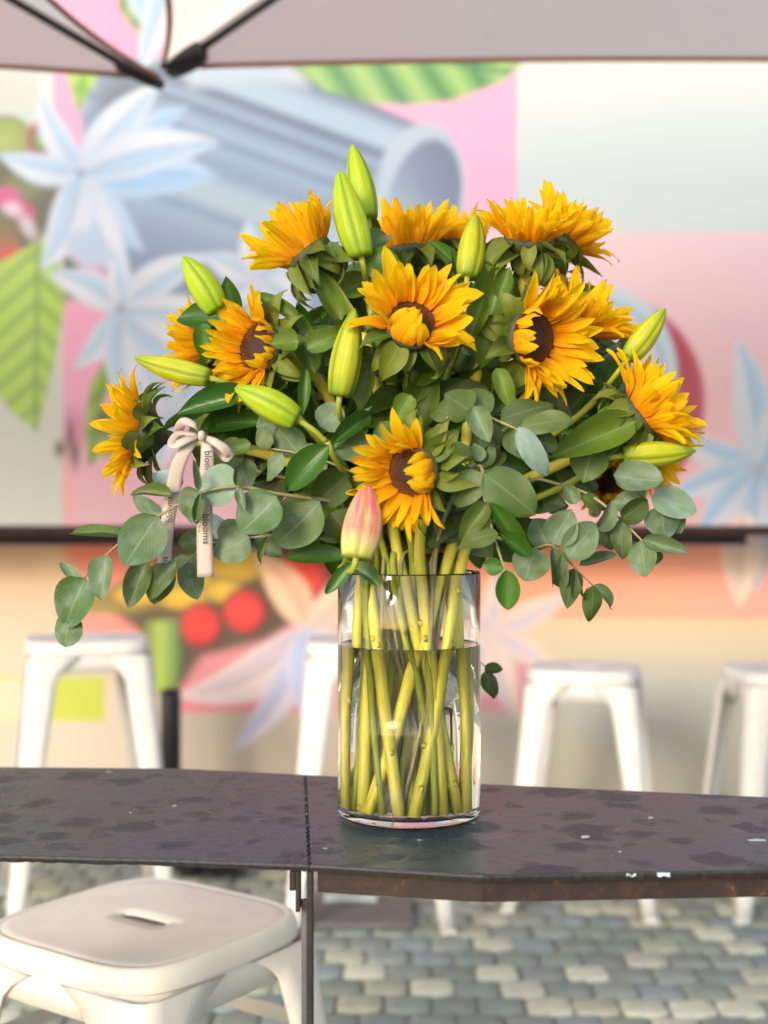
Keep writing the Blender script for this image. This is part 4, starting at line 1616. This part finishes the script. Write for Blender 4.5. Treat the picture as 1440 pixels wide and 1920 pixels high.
sunflower(1000, 634, 1.565, (.58, -.80, -.06), 'sunflower facing right with a deep brown centre, right of the middle one', L=.054, cup=36, cupv=15, fold=90, foldw=62, folde=(68, 92), foldl=(.42, .66), foldn=.62, dsc=1.08, seed=10, bract=(-45, 40), nb=17, size=1.06,
          n1=34, n2=24, stem=(.046, -.035, -.046, -.044), leaves=(((905, 560), (880, 640), 40, 1.56), ((930, 690), (965, 770), 34, 1.54), ((925, 600), (900, 690), 44, 1.57), ((950, 640), (985, 600), 36, 1.555), ((935, 560), (955, 500), 30, 1.58)))
sunflower(1092, 612, 1.66, (.58, -.28, .77), 'sunflower leaning up right behind the brown centred one', L=.062, cup=46, cupv=13, seed=11, bract=(-60, 10), stem=(.062, .0, .056, -.020))
sunflower(1203, 778, 1.59, (.78, -.24, .58), 'sunflower reaching out to the far right over a lily bud', L=.062, cup=46, cupv=14, seed=12, bract=(-85, -10), nb=22,
          stem=(.064, -.030, .004, -.068), leaves=(((1190, 790), (1035, 852), 66, 1.56, -.03), ((1110, 835), (1095, 905), 70, 1.57), ((1195, 800), (1120, 880), 40, 1.58)))
sunflower(772, 886, 1.475, (-.46, -.86, -.22), 'lowest sunflower just above the vase, orange petals crumpled over a dark centre', L=.052, cup=40, cupv=14, fold=285, foldw=55, folde=(88, 118), foldl=(.62, .90), foldn=.75, dsc=1.06, seed=13, bract=(-25, 40), nb=22, n1=28, n2=18,
          stem=(.012, -.050, .036, -.052), size=.97)
sunflower(1222, 850, 1.74, (.85, .1, -.25), 'hidden sunflower behind the right lily bud, petals peeping below it', L=.042, cup=45, seed=14, stem=(.06, .03, -.05, .03))
sunflower(1146, 905, 1.80, (-.5, -.6, .2), 'hidden sunflower low on the right, a few petals between leaves', L=.040, cup=40, seed=15, size=.8, stem=(.05, .045, -.03, .05))


# ------------------------------------------------------------------ lilies
def bud_mesh(L, W, mat, curve, seed):
    rr = random.Random(seed)
    n, m = 36, 22
    v, f, uv = [], [], []
    for i in range(m + 1):
        t = i / m
        r_ = W / 2 * (0.20 * (1 - t) ** 6 + (math.sin(math.pi * min(1, (0.085 + 0.915 * t) ** 0.86)) ** 0.66)) * (1.0 - 0.06 * t)
        if t > 0.97:
            r_ = max(r_, W * 0.02)
        for k in range(n):
            a = 2 * math.pi * k / n
            p3 = abs(((a * 3 / (2 * math.pi)) % 1.0) - 0.5) * 2          # 0 at the furrow, 1 on the rib
            q = 1 - 0.10 * max(0, 1 - p3 * 3.2) + 0.05 * max(0, p3 * 4 - 3)
            x = r_ * q * math.cos(a)
            y = r_ * q * math.sin(a)
            v.append((t * L, x + curve * L * math.sin(math.pi * t) * 0.5, y))
            uv.append((k / n if k else 0.0, t))
    for i in range(m):
        for k in range(n):
            k2 = (k + 1) % n
            f.append((i * n + k, (i + 1) * n + k, (i + 1) * n + k2, i * n + k2))
    f.append(tuple(range(n)))
    f.append(tuple(m * n + k for k in range(n - 1, -1, -1)))
    me_ = mesh('bud', v, f, mat, True, uv)
    # seam of the uv wrap
    ul = me_.uv_layers[0].data
    for p in me_.polygons:
        us = [ul[l].uv[0] for l in p.loop_indices]
        if len(us) == 4 and max(us) - min(us) > .5:
            for l in p.loop_indices:
                if ul[l].uv[0] < .5:
                    ul[l].uv[0] += 1.0
    return me_


def lily(label, buds, leaves=(), joint=None, stem=None, seed=0, r=0.0042):
    """buds: (base px, tip px, width px, depth, tip depth offset, material, roll)"""
    b0 = P(*buds[0][0], buds[0][3])
    root = thing('lily', label, 'lily', b0, 'lily stems with closed buds')
    jp = P(*joint) if joint else b0 + (P(*buds[0][0], buds[0][3]) - P(*buds[0][1], buds[0][3])).normalized() * 0.05
    for i, (bp, tp, w_, d, dd, mat, roll) in enumerate(buds):
        B, Tp = P(*bp, d), P(*tp, d + dd)
        x = (Tp - B)
        L = x.length
        x.normalize()
        z = Vector((0, -1, 0)) - x * Vector((0, -1, 0)).dot(x)
        z.normalize()
        y = z.cross(x)
        M = Matrix(((x.x, y.x, z.x, B.x), (x.y, y.y, z.y, B.y), (x.z, y.z, z.z, B.z), (0, 0, 0, 1))) @ Matrix.Rotation(R(roll), 4, 'X')
        obj('bud', bud_mesh(L, w_ / F * d, MAT[mat], rnd.uniform(-.05, .05), seed + i), root, M)
        path = bez(B + x * .002, B - x * 0.03, jp + (B - jp) * .3, jp, 8)
        tv, tf, tu = tube(path, [0.0042] + [0.0034] * 8, 10, 0.03)
        obj('pedicel', mesh('pedicel', tv, tf, MAT['lstem'], True, tu), root)
    st_ = stem or auto_stem(jp.x - VC.x)
    Nk = Vector((VC.x + st_[0], VC.y + st_[1], NECK_Z))
    path = stem_to_vase(jp, (Nk - jp).normalized(), *st_)
    tv, tf, tu = tube(path, r, 12, 0.02)
    obj('stem', mesh('stem', tv, tf, MAT['lstem'], True, tu), root)
    for (b1, t1, w_, d, dd, *rest) in leaves:
        leaf(root, P(*b1, d), P(*t1, d + dd), w_ / F * d, 'lily', rest[0] if rest else None)
    stem_leaves(root, path[:17], 4, 'lily', random.Random(seed), .045, .075, .36)
    return root


lily('pair of tall lime green lily buds rising at the top between sunflowers', [((677, 482), (636, 318), 62, 1.59, .01, 'budb', 150), ((690, 410), (660, 270), 52, 1.66, .01, 'budb', 90)],
     [((688, 470), (735, 415), 46, 1.62, .02), ((684, 484), (752, 492), 52, 1.60, -.02), ((668, 520), (640, 690), 40, 1.64, .02), ((690, 400), (700, 470), 40, 1.68, .0)], joint=(686, 540, 1.63), seed=1)
lily('single green lily bud pointing up left over the left sunflower', [((408, 582), (343, 480), 58, 1.60, .0, 'budb', 40)], [((430, 600), (322, 588), 62, 1.66, .02), ((392, 680), (372, 590), 40, 1.61, .0), ((440, 610), (425, 520), 44, 1.66, .01)], joint=(450, 640, 1.66), seed=5)
lily('long lily bud lying level at the far left, pointing left', [((392, 708), (252, 671), 46, 1.57, .02, 'bud', 20)], [((482, 735), (322, 768), 58, 1.57, .0), ((500, 790), (345, 792), 52, 1.58, .01), ((460, 760), (400, 840), 74, 1.60, .02)], joint=(470, 735, 1.62), seed=9)
lily('plump yellow green lily bud leaning left below the left sunflower', [((556, 787), (440, 727), 60, 1.51, .0, 'budb', 160)], [((617, 834), (524, 918), 58, 1.49, -.01), ((624, 832), (698, 763), 34, 1.50, .0)], joint=(612, 828, 1.52), stem=(-.028, -.045, .04, -.04), seed=13)
lily('upright yellow green lily bud left of the central sunflower', [((637, 742), (665, 578), 60, 1.53, .0, 'bud', 100)], [((645, 760), (620, 860), 34, 1.57, .0), ((575, 690), (566, 780), 24, 1.56, .0)], joint=(646, 800, 1.57), seed=17)
lily('olive green lily bud standing behind the central sunflower, below the top right', [((876, 520), (893, 400), 54, 1.62, .02, 'bud', 60)], [((860, 500), (800, 440), 26, 1.68, .02), ((880, 560), (845, 470), 24, 1.66, .0), ((900, 560), (960, 500), 30, 1.65, .0)], joint=(880, 580, 1.66), seed=21)
lily('slanting lily bud above the far right sunflower', [((1178, 672), (1248, 578), 46, 1.60, .0, 'bud', 45)], [((1120, 760), (1165, 640), 56, 1.64, .0), ((1150, 720), (1130, 800), 40, 1.63, .0), ((1105, 770), (1130, 690), 36, 1.65, .0)], joint=(1130, 735, 1.63), seed=25)
lily('yellow lily bud lying level at the far right under a sunflower', [((1168, 855), (1305, 845), 50, 1.57, .0, 'bud', 170)], [((1150, 850), (1195, 805), 40, 1.58, .0), ((1120, 880), (1050, 800), 60, 1.62, .02)], joint=(1110, 880, 1.61), seed=29)
lily('pink blushed lily bud hanging head up beside the lowest sunflower', [((668, 1046), (690, 905), 76, 1.462, .02, 'budp', 30)], [((660, 1055), (610, 1115), 26, 1.47, .0), ((655, 1060), (606, 1113), 20, 1.475, .0)], joint=(640, 1066, 1.50), stem=(-.062, -.030, -.03, -.05), seed=33)


# ------------------------------------------------------------------ eucalyptus
def branch(label, pts, leaves, stem=None, name='eucalyptus_branch', cat='eucalyptus', group='eucalyptus branches', r=0.0019, mat='estem', stemd=None, vasestem=True):
    """pts: stem points (px, py, depth) from the tip inwards"""
    q = [P(*p) for p in pts]
    root = thing(name, label, cat, q[-1], group)
    path = catmull(q, 4)
    if vasestem:
        st_ = stem or auto_stem(q[-1].x - VC.x)
        path = path[:-1] + stem_to_vase(q[-1], (q[-1] - q[-2]).normalized() * .5, *st_)
    n = len(path)
    rads = [r * (0.5 + 0.9 * min(1.0, i / n * 1.6)) for i in range(n)]
    tv, tf, tu = tube(path, rads, 8)
    obj('stem', mesh('stem', tv, tf, MAT[mat], True, tu), root)
    for (b1, t1, w_, key, d, dd, *rest) in leaves:
        fz = rest[0] if rest and rest[0] is not None else Vector((rnd.uniform(-.35, .35), -1, rnd.uniform(.0, .55)))
        leaf(root, P(*b1, d), P(*t1, d + dd), w_ / F * d, key, fz, rnd.uniform(-.15, .15))
    return root


branch('eucalyptus branch drooping far out to the left past the ribbon',
       [(140, 1110, 1.52), (160, 1080, 1.515), (228, 1015, 1.51), (297, 968, 1.50), (375, 925, 1.49), (447, 912, 1.49), (515, 925, 1.50), (610, 938, 1.53)],
       [((518, 930), (452, 1000), 92, 'round', 1.485, .0), ((600, 940), (520, 1022), 100, 'round', 1.515, .02), ((444, 914), (372, 905), 84, 'blue', 1.495, .0, (.1, -1, .5)),
        ((446, 912), (446, 870), 14, 'oval', 1.485, -.01), ((448, 916), (458, 960), 20, 'oval', 1.485, -.01), ((376, 922), (334, 972), 76, 'round', 1.48, .0), ((373, 920), (362, 860), 16, 'curl', 1.475, -.01),
        ((376, 925), (366, 985), 20, 'lily', 1.478, -.01),
        ((336, 922), (290, 878), 50, 'blue', 1.51, .02), ((322, 928), (238, 910), 29, 'olive', 1.49, .0, (.0, -1, .9)), ((296, 968), (232, 1062), 88, 'oval', 1.485, -.01), ((300, 970), (250, 928), 36, 'oval', 1.53, .02),
        ((275, 1050), (238, 1142), 50, 'oval', 1.515, .0), ((310, 1055), (285, 1140), 56, 'olive', 1.51, .0), ((330, 1050), (268, 1130), 34, 'oval', 1.50, .0), ((300, 1010), (322, 940), 30, 'olive', 1.53, .02),
        ((196, 1040), (190, 1126), 54, 'oval', 1.505, -.01), ((160, 1084), (108, 1182), 82, 'oval', 1.51, -.01), ((132, 1150), (122, 1214), 62, 'round', 1.52, .0), ((154, 1090), (113, 1056), 24, 'oval', 1.525, .01),
        ((230, 1004), (128, 998), 26, 'olive', 1.53, .03, (0, -1, 1.2)), ((128, 1130), (100, 1160), 24, 'olive', 1.535, .01)], stem=(-.058, -.032, .035, -.02))
branch('eucalyptus sprig hanging behind the ribbon tails on the left',
       [(345, 1060, 1.545), (390, 1020, 1.54), (470, 1008, 1.535), (560, 1000, 1.55)],
       [((468, 1008), (398, 1040), 70, 'round', 1.525, .0), ((502, 1005), (474, 1072), 16, 'curl', 1.52, .0), ((395, 1020), (330, 1010), 50, 'oval', 1.55, .0, (0, -1, .6)), ((360, 1040), (345, 1085), 60, 'round', 1.56, .0),
        ((350, 1055), (370, 1125), 50, 'oval', 1.555, .0), ((410, 1010), (385, 960), 50, 'blue', 1.56, .0), ((540, 1000), (610, 1040), 60, 'olive', 1.55, .0), ((480, 1006), (530, 1045), 40, 'oval', 1.55, .0),
        ((440, 1010), (420, 970), 52, 'oval', 1.555, .0)], stem=(-.05, .0, .03, .03))
branch('eucalyptus sprig hanging down the middle right before the vase rim',
       [(958, 1085, 1.465), (945, 1062, 1.465), (925, 1000, 1.47), (908, 930, 1.48), (905, 885, 1.49)],
       [((907, 888), (1010, 962), 84, 'olive', 1.475, -.01), ((904, 886), (838, 950), 62, 'olive', 1.48, .0), ((918, 942), (992, 1032), 34, 'lily', 1.465, .0), ((916, 942), (856, 1020), 44, 'olive', 1.47, .0),
        ((934, 1000), (850, 1012), 48, 'olive', 1.46, -.01, (0, -1, .8)), ((936, 1000), (1002, 1042), 32, 'lily', 1.465, .0), ((950, 1068), (954, 1146), 46, 'lily', 1.46, -.005), ((945, 1066), (902, 1058), 34, 'lily', 1.47, .01),
        ((906, 880), (900, 800), 50, 'olive', 1.50, .02), ((905, 880), (950, 830), 46, 'olive', 1.50, .02), ((903, 865), (885, 825), 30, 'oval', 1.50, .0)], stem=(.03, -.055, .01, -.055))
branch('eucalyptus branch with pale oval leaves drooping to the lower right',
       [(1112, 1098, 1.50), (1075, 1062, 1.50), (1036, 1022, 1.505), (990, 1030, 1.52), (940, 1010, 1.55)],
       [((1036, 1020), (1072, 955), 66, 'oval', 1.49, .0), ((1064, 1046), (1122, 972), 64, 'oval', 1.485, .0), ((1004, 1028), (984, 1090), 72, 'round', 1.50, .0), ((1030, 1025), (1000, 970), 56, 'oval', 1.515, .01),
        ((1036, 1026), (1056, 1114), 34, 'curl', 1.49, -.01), ((1056, 1036), (1050, 1094), 18, 'curl', 1.485, .0), ((1076, 1066), (1062, 1142), 44, 'olive', 1.495, .0), ((1078, 1066), (1086, 1138), 22, 'curl', 1.49, .0),
        ((1112, 1098), (1110, 1172), 40, 'olive', 1.50, .0), ((1114, 1096), (1162, 1140), 24, 'curl', 1.49, -.01), ((1086, 1060), (1158, 1036), 22, 'oval', 1.52, .01), ((975, 1028), (960, 985), 40, 'olive', 1.53, .01)], stem=(.052, -.03, -.01, -.045))
branch('eucalyptus branch with round leaves spreading out low on the far right',
       [(1228, 1036, 1.54), (1200, 1010, 1.54), (1160, 970, 1.545), (1100, 925, 1.56), (1020, 900, 1.59)],
       [((1150, 890), (1242, 905), 66, 'round', 1.53, .0), ((1222, 930), (1310, 956), 62, 'blue', 1.545, .01), ((1240, 948), (1246, 1012), 80, 'round', 1.55, .0), ((1204, 1012), (1292, 1034), 32, 'oval', 1.53, -.01),
        ((1200, 1014), (1212, 1082), 54, 'oval', 1.53, .0), ((1162, 974), (1168, 1056), 40, 'oval', 1.54, .0), ((1164, 975), (1222, 938), 46, 'olive', 1.535, .0), ((1146, 938), (1134, 1012), 30, 'curl', 1.525, .0),
        ((1092, 930), (1146, 962), 34, 'olive', 1.55, .0), ((1200, 950), (1150, 935), 52, 'oval', 1.56, .0), ((1225, 1036), (1235, 1060), 30, 'olive', 1.54, .0), ((1255, 960), (1278, 1000), 50, 'olive', 1.565, .0),
        ((1130, 990), (1150, 1035), 30, 'olive', 1.56, .0), ((1080, 945), (1060, 905), 30, 'oval', 1.55, .0)], stem=(.06, .0, -.04, .0))
branch('eucalyptus spray lying across the middle right with curled olive leaves',
       [(1030, 858, 1.50), (1000, 822, 1.50), (935, 790, 1.505), (870, 765, 1.53), (820, 800, 1.58)],
       [((885, 772), (832, 738), 76, 'olive', 1.515, .0), ((880, 768), (925, 738), 60, 'olive', 1.53, .01), ((886, 762), (918, 828), 46, 'oval', 1.495, -.01), ((972, 800), (1026, 902), 44, 'blue', 1.485, -.01),
        ((965, 802), (985, 868), 60, 'oval', 1.50, .0), ((975, 802), (1074, 776), 46, 'olive', 1.49, -.01, (0, -1, .7)), ((938, 788), (1044, 748), 56, 'olive', 1.52, .0), ((930, 792), (900, 850), 50, 'olive', 1.52, .0),
        ((1000, 822), (1050, 838), 40, 'olive', 1.505, .0), ((850, 775), (800, 760), 50, 'olive', 1.56, .01)], stem=(.03, .02, -.02, .03))
branch('eucalyptus branch with round grey leaves left of the lowest sunflower',
       [(500, 840, 1.545), (560, 850, 1.54), (625, 870, 1.54), (690, 900, 1.55)],
       [((625, 835), (702, 840), 62, 'round', 1.525, .0), ((700, 808), (758, 830), 60, 'round', 1.53, .0), ((560, 850), (520, 800), 60, 'round', 1.55, .0), ((555, 848), (610, 890), 72, 'round', 1.545, .0),
        ((600, 800), (640, 760), 66, 'round', 1.56, .0), ((480, 800), (540, 790), 60, 'round', 1.57, .0), ((530, 850), (490, 900), 40, 'oval', 1.53, .0), ((505, 842), (480, 800), 34, 'olive', 1.54, .0),
        ((650, 890), (585, 950), 70, 'olive', 1.525, .0), ((640, 925), (590, 905), 60, 'olive', 1.54, .0), ((690, 905), (640, 950), 60, 'olive', 1.535, .0), ((620, 960), (660, 1010), 66, 'olive', 1.53, .0),
        ((470, 830), (430, 850), 30, 'sun', 1.55, .0), ((460, 850), (400, 850), 60, 'olive', 1.56, .0), ((445, 860), (470, 920), 60, 'oval', 1.565, .0)], stem=(-.035, -.02, .02, -.02))
branch('thin eucalyptus twig hanging behind the vase, two leaves showing at its right',
       [(912, 1252, 1.79), (880, 1215, 1.79), (862, 1140, 1.785), (846, 1050, 1.76), (830, 1000, 1.72)],
       [((908, 1256), (946, 1250), 22, 'olive', 1.79, .0), ((910, 1258), (928, 1318), 32, 'oval', 1.79, .0)], stem=(.02, .06, .0, .06), r=0.0014)
# sprigs deep inside, filling the bouquet
HEADS = [(545, 420, 'top left sunflower'), (768, 440, 'half hidden top middle sunflower'), (1000, 415, 'top right sunflower'), (470, 650, 'left sunflower with the open centre'), (262, 815, 'far left sunflower'),
         (790, 610, 'large central sunflower'), (1010, 635, 'brown centred right sunflower'), (1120, 565, 'sunflower leaning up right'), (1255, 735, 'far right sunflower'), (760, 885, 'lowest sunflower'),
         (680, 980, 'pink lily bud'), (500, 757, 'plump lily bud on the left'), (645, 660, 'upright lily bud in the middle'), (350, 815, 'ribbon bow'), (900, 1050, 'right of the vase rim'), (640, 1050, 'left of the vase rim')]
KIND = dict(olive='olive pointed eucalyptus sprig', round='grey round leaved eucalyptus sprig', oval='grey oval leaved eucalyptus sprig', sun='broad leaved green sprig', lily='glossy narrow leaved sprig')


def sprig_label(tx, ty, kind):
    h_ = min(HEADS, key=lambda q_: (q_[0] - tx) ** 2 + (q_[1] - ty) ** 2)
    dx, dy = tx - h_[0], ty - h_[1]
    rel = ('right of' if dx > 0 else 'left of') if abs(dx) > abs(dy) else ('below' if dy > 0 else 'above')
    if 'vase rim' in h_[2]:
        return KIND[kind] + ' behind the stems just ' + ('right' if 'right' in h_[2] else 'left') + ' of the vase rim'
    return KIND[kind] + ' tucked in ' + rel + ' the ' + h_[2]


k = 0
for (tx, ty, td) in ((430, 870, 1.66), (520, 760, 1.68), (400, 780, 1.74), (620, 700, 1.72), (560, 620, 1.76), (690, 600, 1.74), (760, 540, 1.78), (860, 620, 1.72), (930, 540, 1.74), (1060, 680, 1.72),
                     (1010, 780, 1.66), (1120, 830, 1.70), (1140, 720, 1.74), (700, 760, 1.64), (830, 740, 1.64), (900, 840, 1.64), (620, 900, 1.62), (1000, 930, 1.66), (800, 520, 1.88), (480, 700, 1.82), (1080, 560, 1.82),
                     (1060, 880, 1.80), (560, 900, 1.78), (760, 700, 1.60), (660, 850, 1.70), (950, 900, 1.74), (870, 960, 1.62), (700, 960, 1.64), (780, 820, 1.70), (600, 1000, 1.74), (945, 1000, 1.76), (700, 985, 1.80), (850, 985, 1.80), (640, 560, 1.80), (900, 700, 1.68), (1150, 650, 1.78), (560, 700, 1.70)):
    tip = P(tx, ty, td)
    base = Vector((VC.x + (tip.x - VC.x) * .22, VC.y + (tip.y - VC.y) * .25, NECK_Z + .03))
    out = (tip - base)
    mid = base.lerp(tip, .5) + Vector((0, 0, 0.02))
    q = [tip, base.lerp(tip, .75) + Vector((0, 0, .012)), mid, base]
    kind = ('olive', 'lily', 'sun', 'oval', 'lily', 'round', 'sun')[k % 7]
    eu = kind in ('olive', 'round', 'oval')
    root = thing('eucalyptus_sprig' if eu else 'foliage_sprig', sprig_label(tx, ty, kind),
                 'eucalyptus' if eu else 'foliage', base, 'eucalyptus sprigs filling the bouquet' if eu else 'leafy sprigs filling the bouquet')
    path = catmull(q, 3)[:-1] + stem_to_vase(base, Vector((0, 0, -1)), *auto_stem(base.x - VC.x), n=4)
    tv, tf, tu = tube(path, 0.0024 if eu else 0.0045, 8)
    obj('stem', mesh('stem', tv, tf, MAT['estem' if eu else 'lstem'], True, tu), root)
    for j in range(14):
        t = 0.12 + 0.88 * j / 13
        c = base.lerp(tip, t) + Vector((0, 0, 0.02 * math.sin(math.pi * t)))
        dirv = Vector((rnd.uniform(-1, 1), rnd.uniform(-.7, .5), rnd.uniform(-.7, .9))).normalized() + out.normalized() * .5
        dirv.normalize()
        L = rnd.uniform(.048, .072) * (1.25 if kind in ('sun', 'lily') else 1)
        wd = L * {'olive': .75, 'round': .95, 'sun': .6, 'oval': .7, 'lily': .42}[kind]
        leaf(root, c, c + dirv * L, wd, kind, Vector((rnd.uniform(-.6, .6), -1, rnd.uniform(0, .9))), rnd.uniform(-.3, .3))
    k += 1
# a small cut leaf caught at the right of the vase
pw = P(902, 1262, 1.64)

# ------------------------------------------------------------------ ribbon bow
RD = 1.515
root = thing('ribbon_bow', 'blush satin ribbon bow tied at the left, two printed tails hanging', 'ribbon', P(377, 818, RD))


def strip(pts, widths, name, face=None, sub=5):
    c = catmull([P(*p) for p in pts], sub)
    n = len(c)
    v, f, uv = [], [], []
    for i, p in enumerate(c):
        t = (c[min(n - 1, i + 1)] - c[max(0, i - 1)]).normalized()
        fz = Vector(face[0]).lerp(Vector(face[1]), i / (n - 1)) if face else Vector((0, -1, 0))
        s = t.cross(fz).normalized()
        w_ = np.interp(i / (n - 1), np.linspace(0, 1, len(widths)), widths) / F * RD / 2
        for j in range(5):
            k_ = j / 2 - 1
            v.append(p + s * w_ * k_ + Vector((0, 0.0012 * k_ * k_, 0)) * (1 if i < n - 1 else 1))
            uv.append((i / n, j / 4))
    # a notched tail end
    for i in range(n - 1):
        for j in range(4):
            a = i * 5 + j
            f.append((a, a + 1, a + 6, a + 5))
    o_ = obj(name, mesh(name, v, f, MAT['ribbon'], True, uv), root)
    sd_ = o_.modifiers.new('thick', 'SOLIDIFY')
    sd_.thickness = 0.0004
    return o_


t1 = strip([(372, 816, 1.512), (352, 838, 1.500), (334, 872, 1.503), (326, 910, 1.510), (316, 965, 1.515), (310, 1020, 1.515), (308, 1060, 1.515), (313, 1101, 1.515)], [16, 22, 27, 28, 27, 26, 27, 29], 'tail')
t2 = strip([(380, 818, 1.510), (388, 845, 1.505), (387, 890, 1.508), (384, 940, 1.512), (383.5, 985, 1.512), (383.5, 1030, 1.512), (385, 1082, 1.512)], [12, 24, 27, 29, 30, 30, 31], 'tail')
strip([(376, 816, 1.512), (366, 798, 1.50), (345, 790, 1.505), (335, 806, 1.52), (345, 822, 1.535), (376, 818, 1.52)], [7, 13, 18, 18, 14, 7], 'loop', ((0.4, -1, 1.2), (0, -1, -1.0)))
strip([(374, 818, 1.508), (352, 824, 1.494), (328, 834, 1.492), (322, 828, 1.50), (336, 812, 1.515), (374, 815, 1.515)], [7, 14, 18, 16, 14, 7], 'loop', ((0, -1, .3), (0.2, -1, .9)))
strip([(379, 817, 1.508), (398, 826, 1.496), (422, 842, 1.496), (432, 858, 1.506), (418, 856, 1.520), (384, 822, 1.518)], [7, 15, 19, 17, 15, 7], 'loop', ((0, -1, .2), (0, -1, .6)))
b = MB()
kp = P(378, 817, 1.500)
vs, fs, us = lathe([(0.0004, -.0062), (0.0034, -.0048), (0.0044, 0), (0.0036, .0045), (0.0004, .006)], 14)
b.add([Vector(x_) + kp for x_ in vs], fs, us)
b.build('knot', MAT['ribbon'], root, smooth=True)


def lettering(txt, px_, py_, d, size, up, parent):
    cu = bpy.data.curves.new('lettering', 'FONT')
    cu.body = txt
    cu.size = size
    cu.align_x = 'CENTER'
    cu.align_y = 'CENTER'
    cu.resolution_u = 3
    tmp = bpy.data.objects.new('lettering_tmp', cu)
    COL.objects.link(tmp)
    dg = bpy.context.evaluated_depsgraph_get()
    me_ = bpy.data.meshes.new_from_object(tmp.evaluated_get(dg))
    bpy.data.objects.remove(tmp)
    me_.name = 'lettering'
    me_.materials.clear()
    me_.materials.append(MAT['ink'])
    c = P(px_, py_, d)
    if up > 0:
        M = Matrix(((0, 1, 0, c.x), (0, 0, -1, c.y), (-1, 0, 0, c.z), (0, 0, 0, 1)))
    else:
        M = Matrix(((0, -1, 0, c.x), (0, 0, -1, c.y), (1, 0, 0, c.z), (0, 0, 0, 1)))
    obj('lettering', me_, parent, M)


lettering('blooms', 386, 992, 1.5103, 0.0118, 1, t2)
lettering('by zn', 374, 992, 1.5103, 0.0040, 1, t2)
lettering('blooms', 309, 1070, 1.5133, 0.0112, -1, t1)
lettering('by zn', 319, 1070, 1.5133, 0.0040, -1, t1)
lettering('blooms', 389, 872, 1.5040, 0.0112, 1, t2)
lettering('blooms', 318, 955, 1.5110, 0.0100, -1, t1)
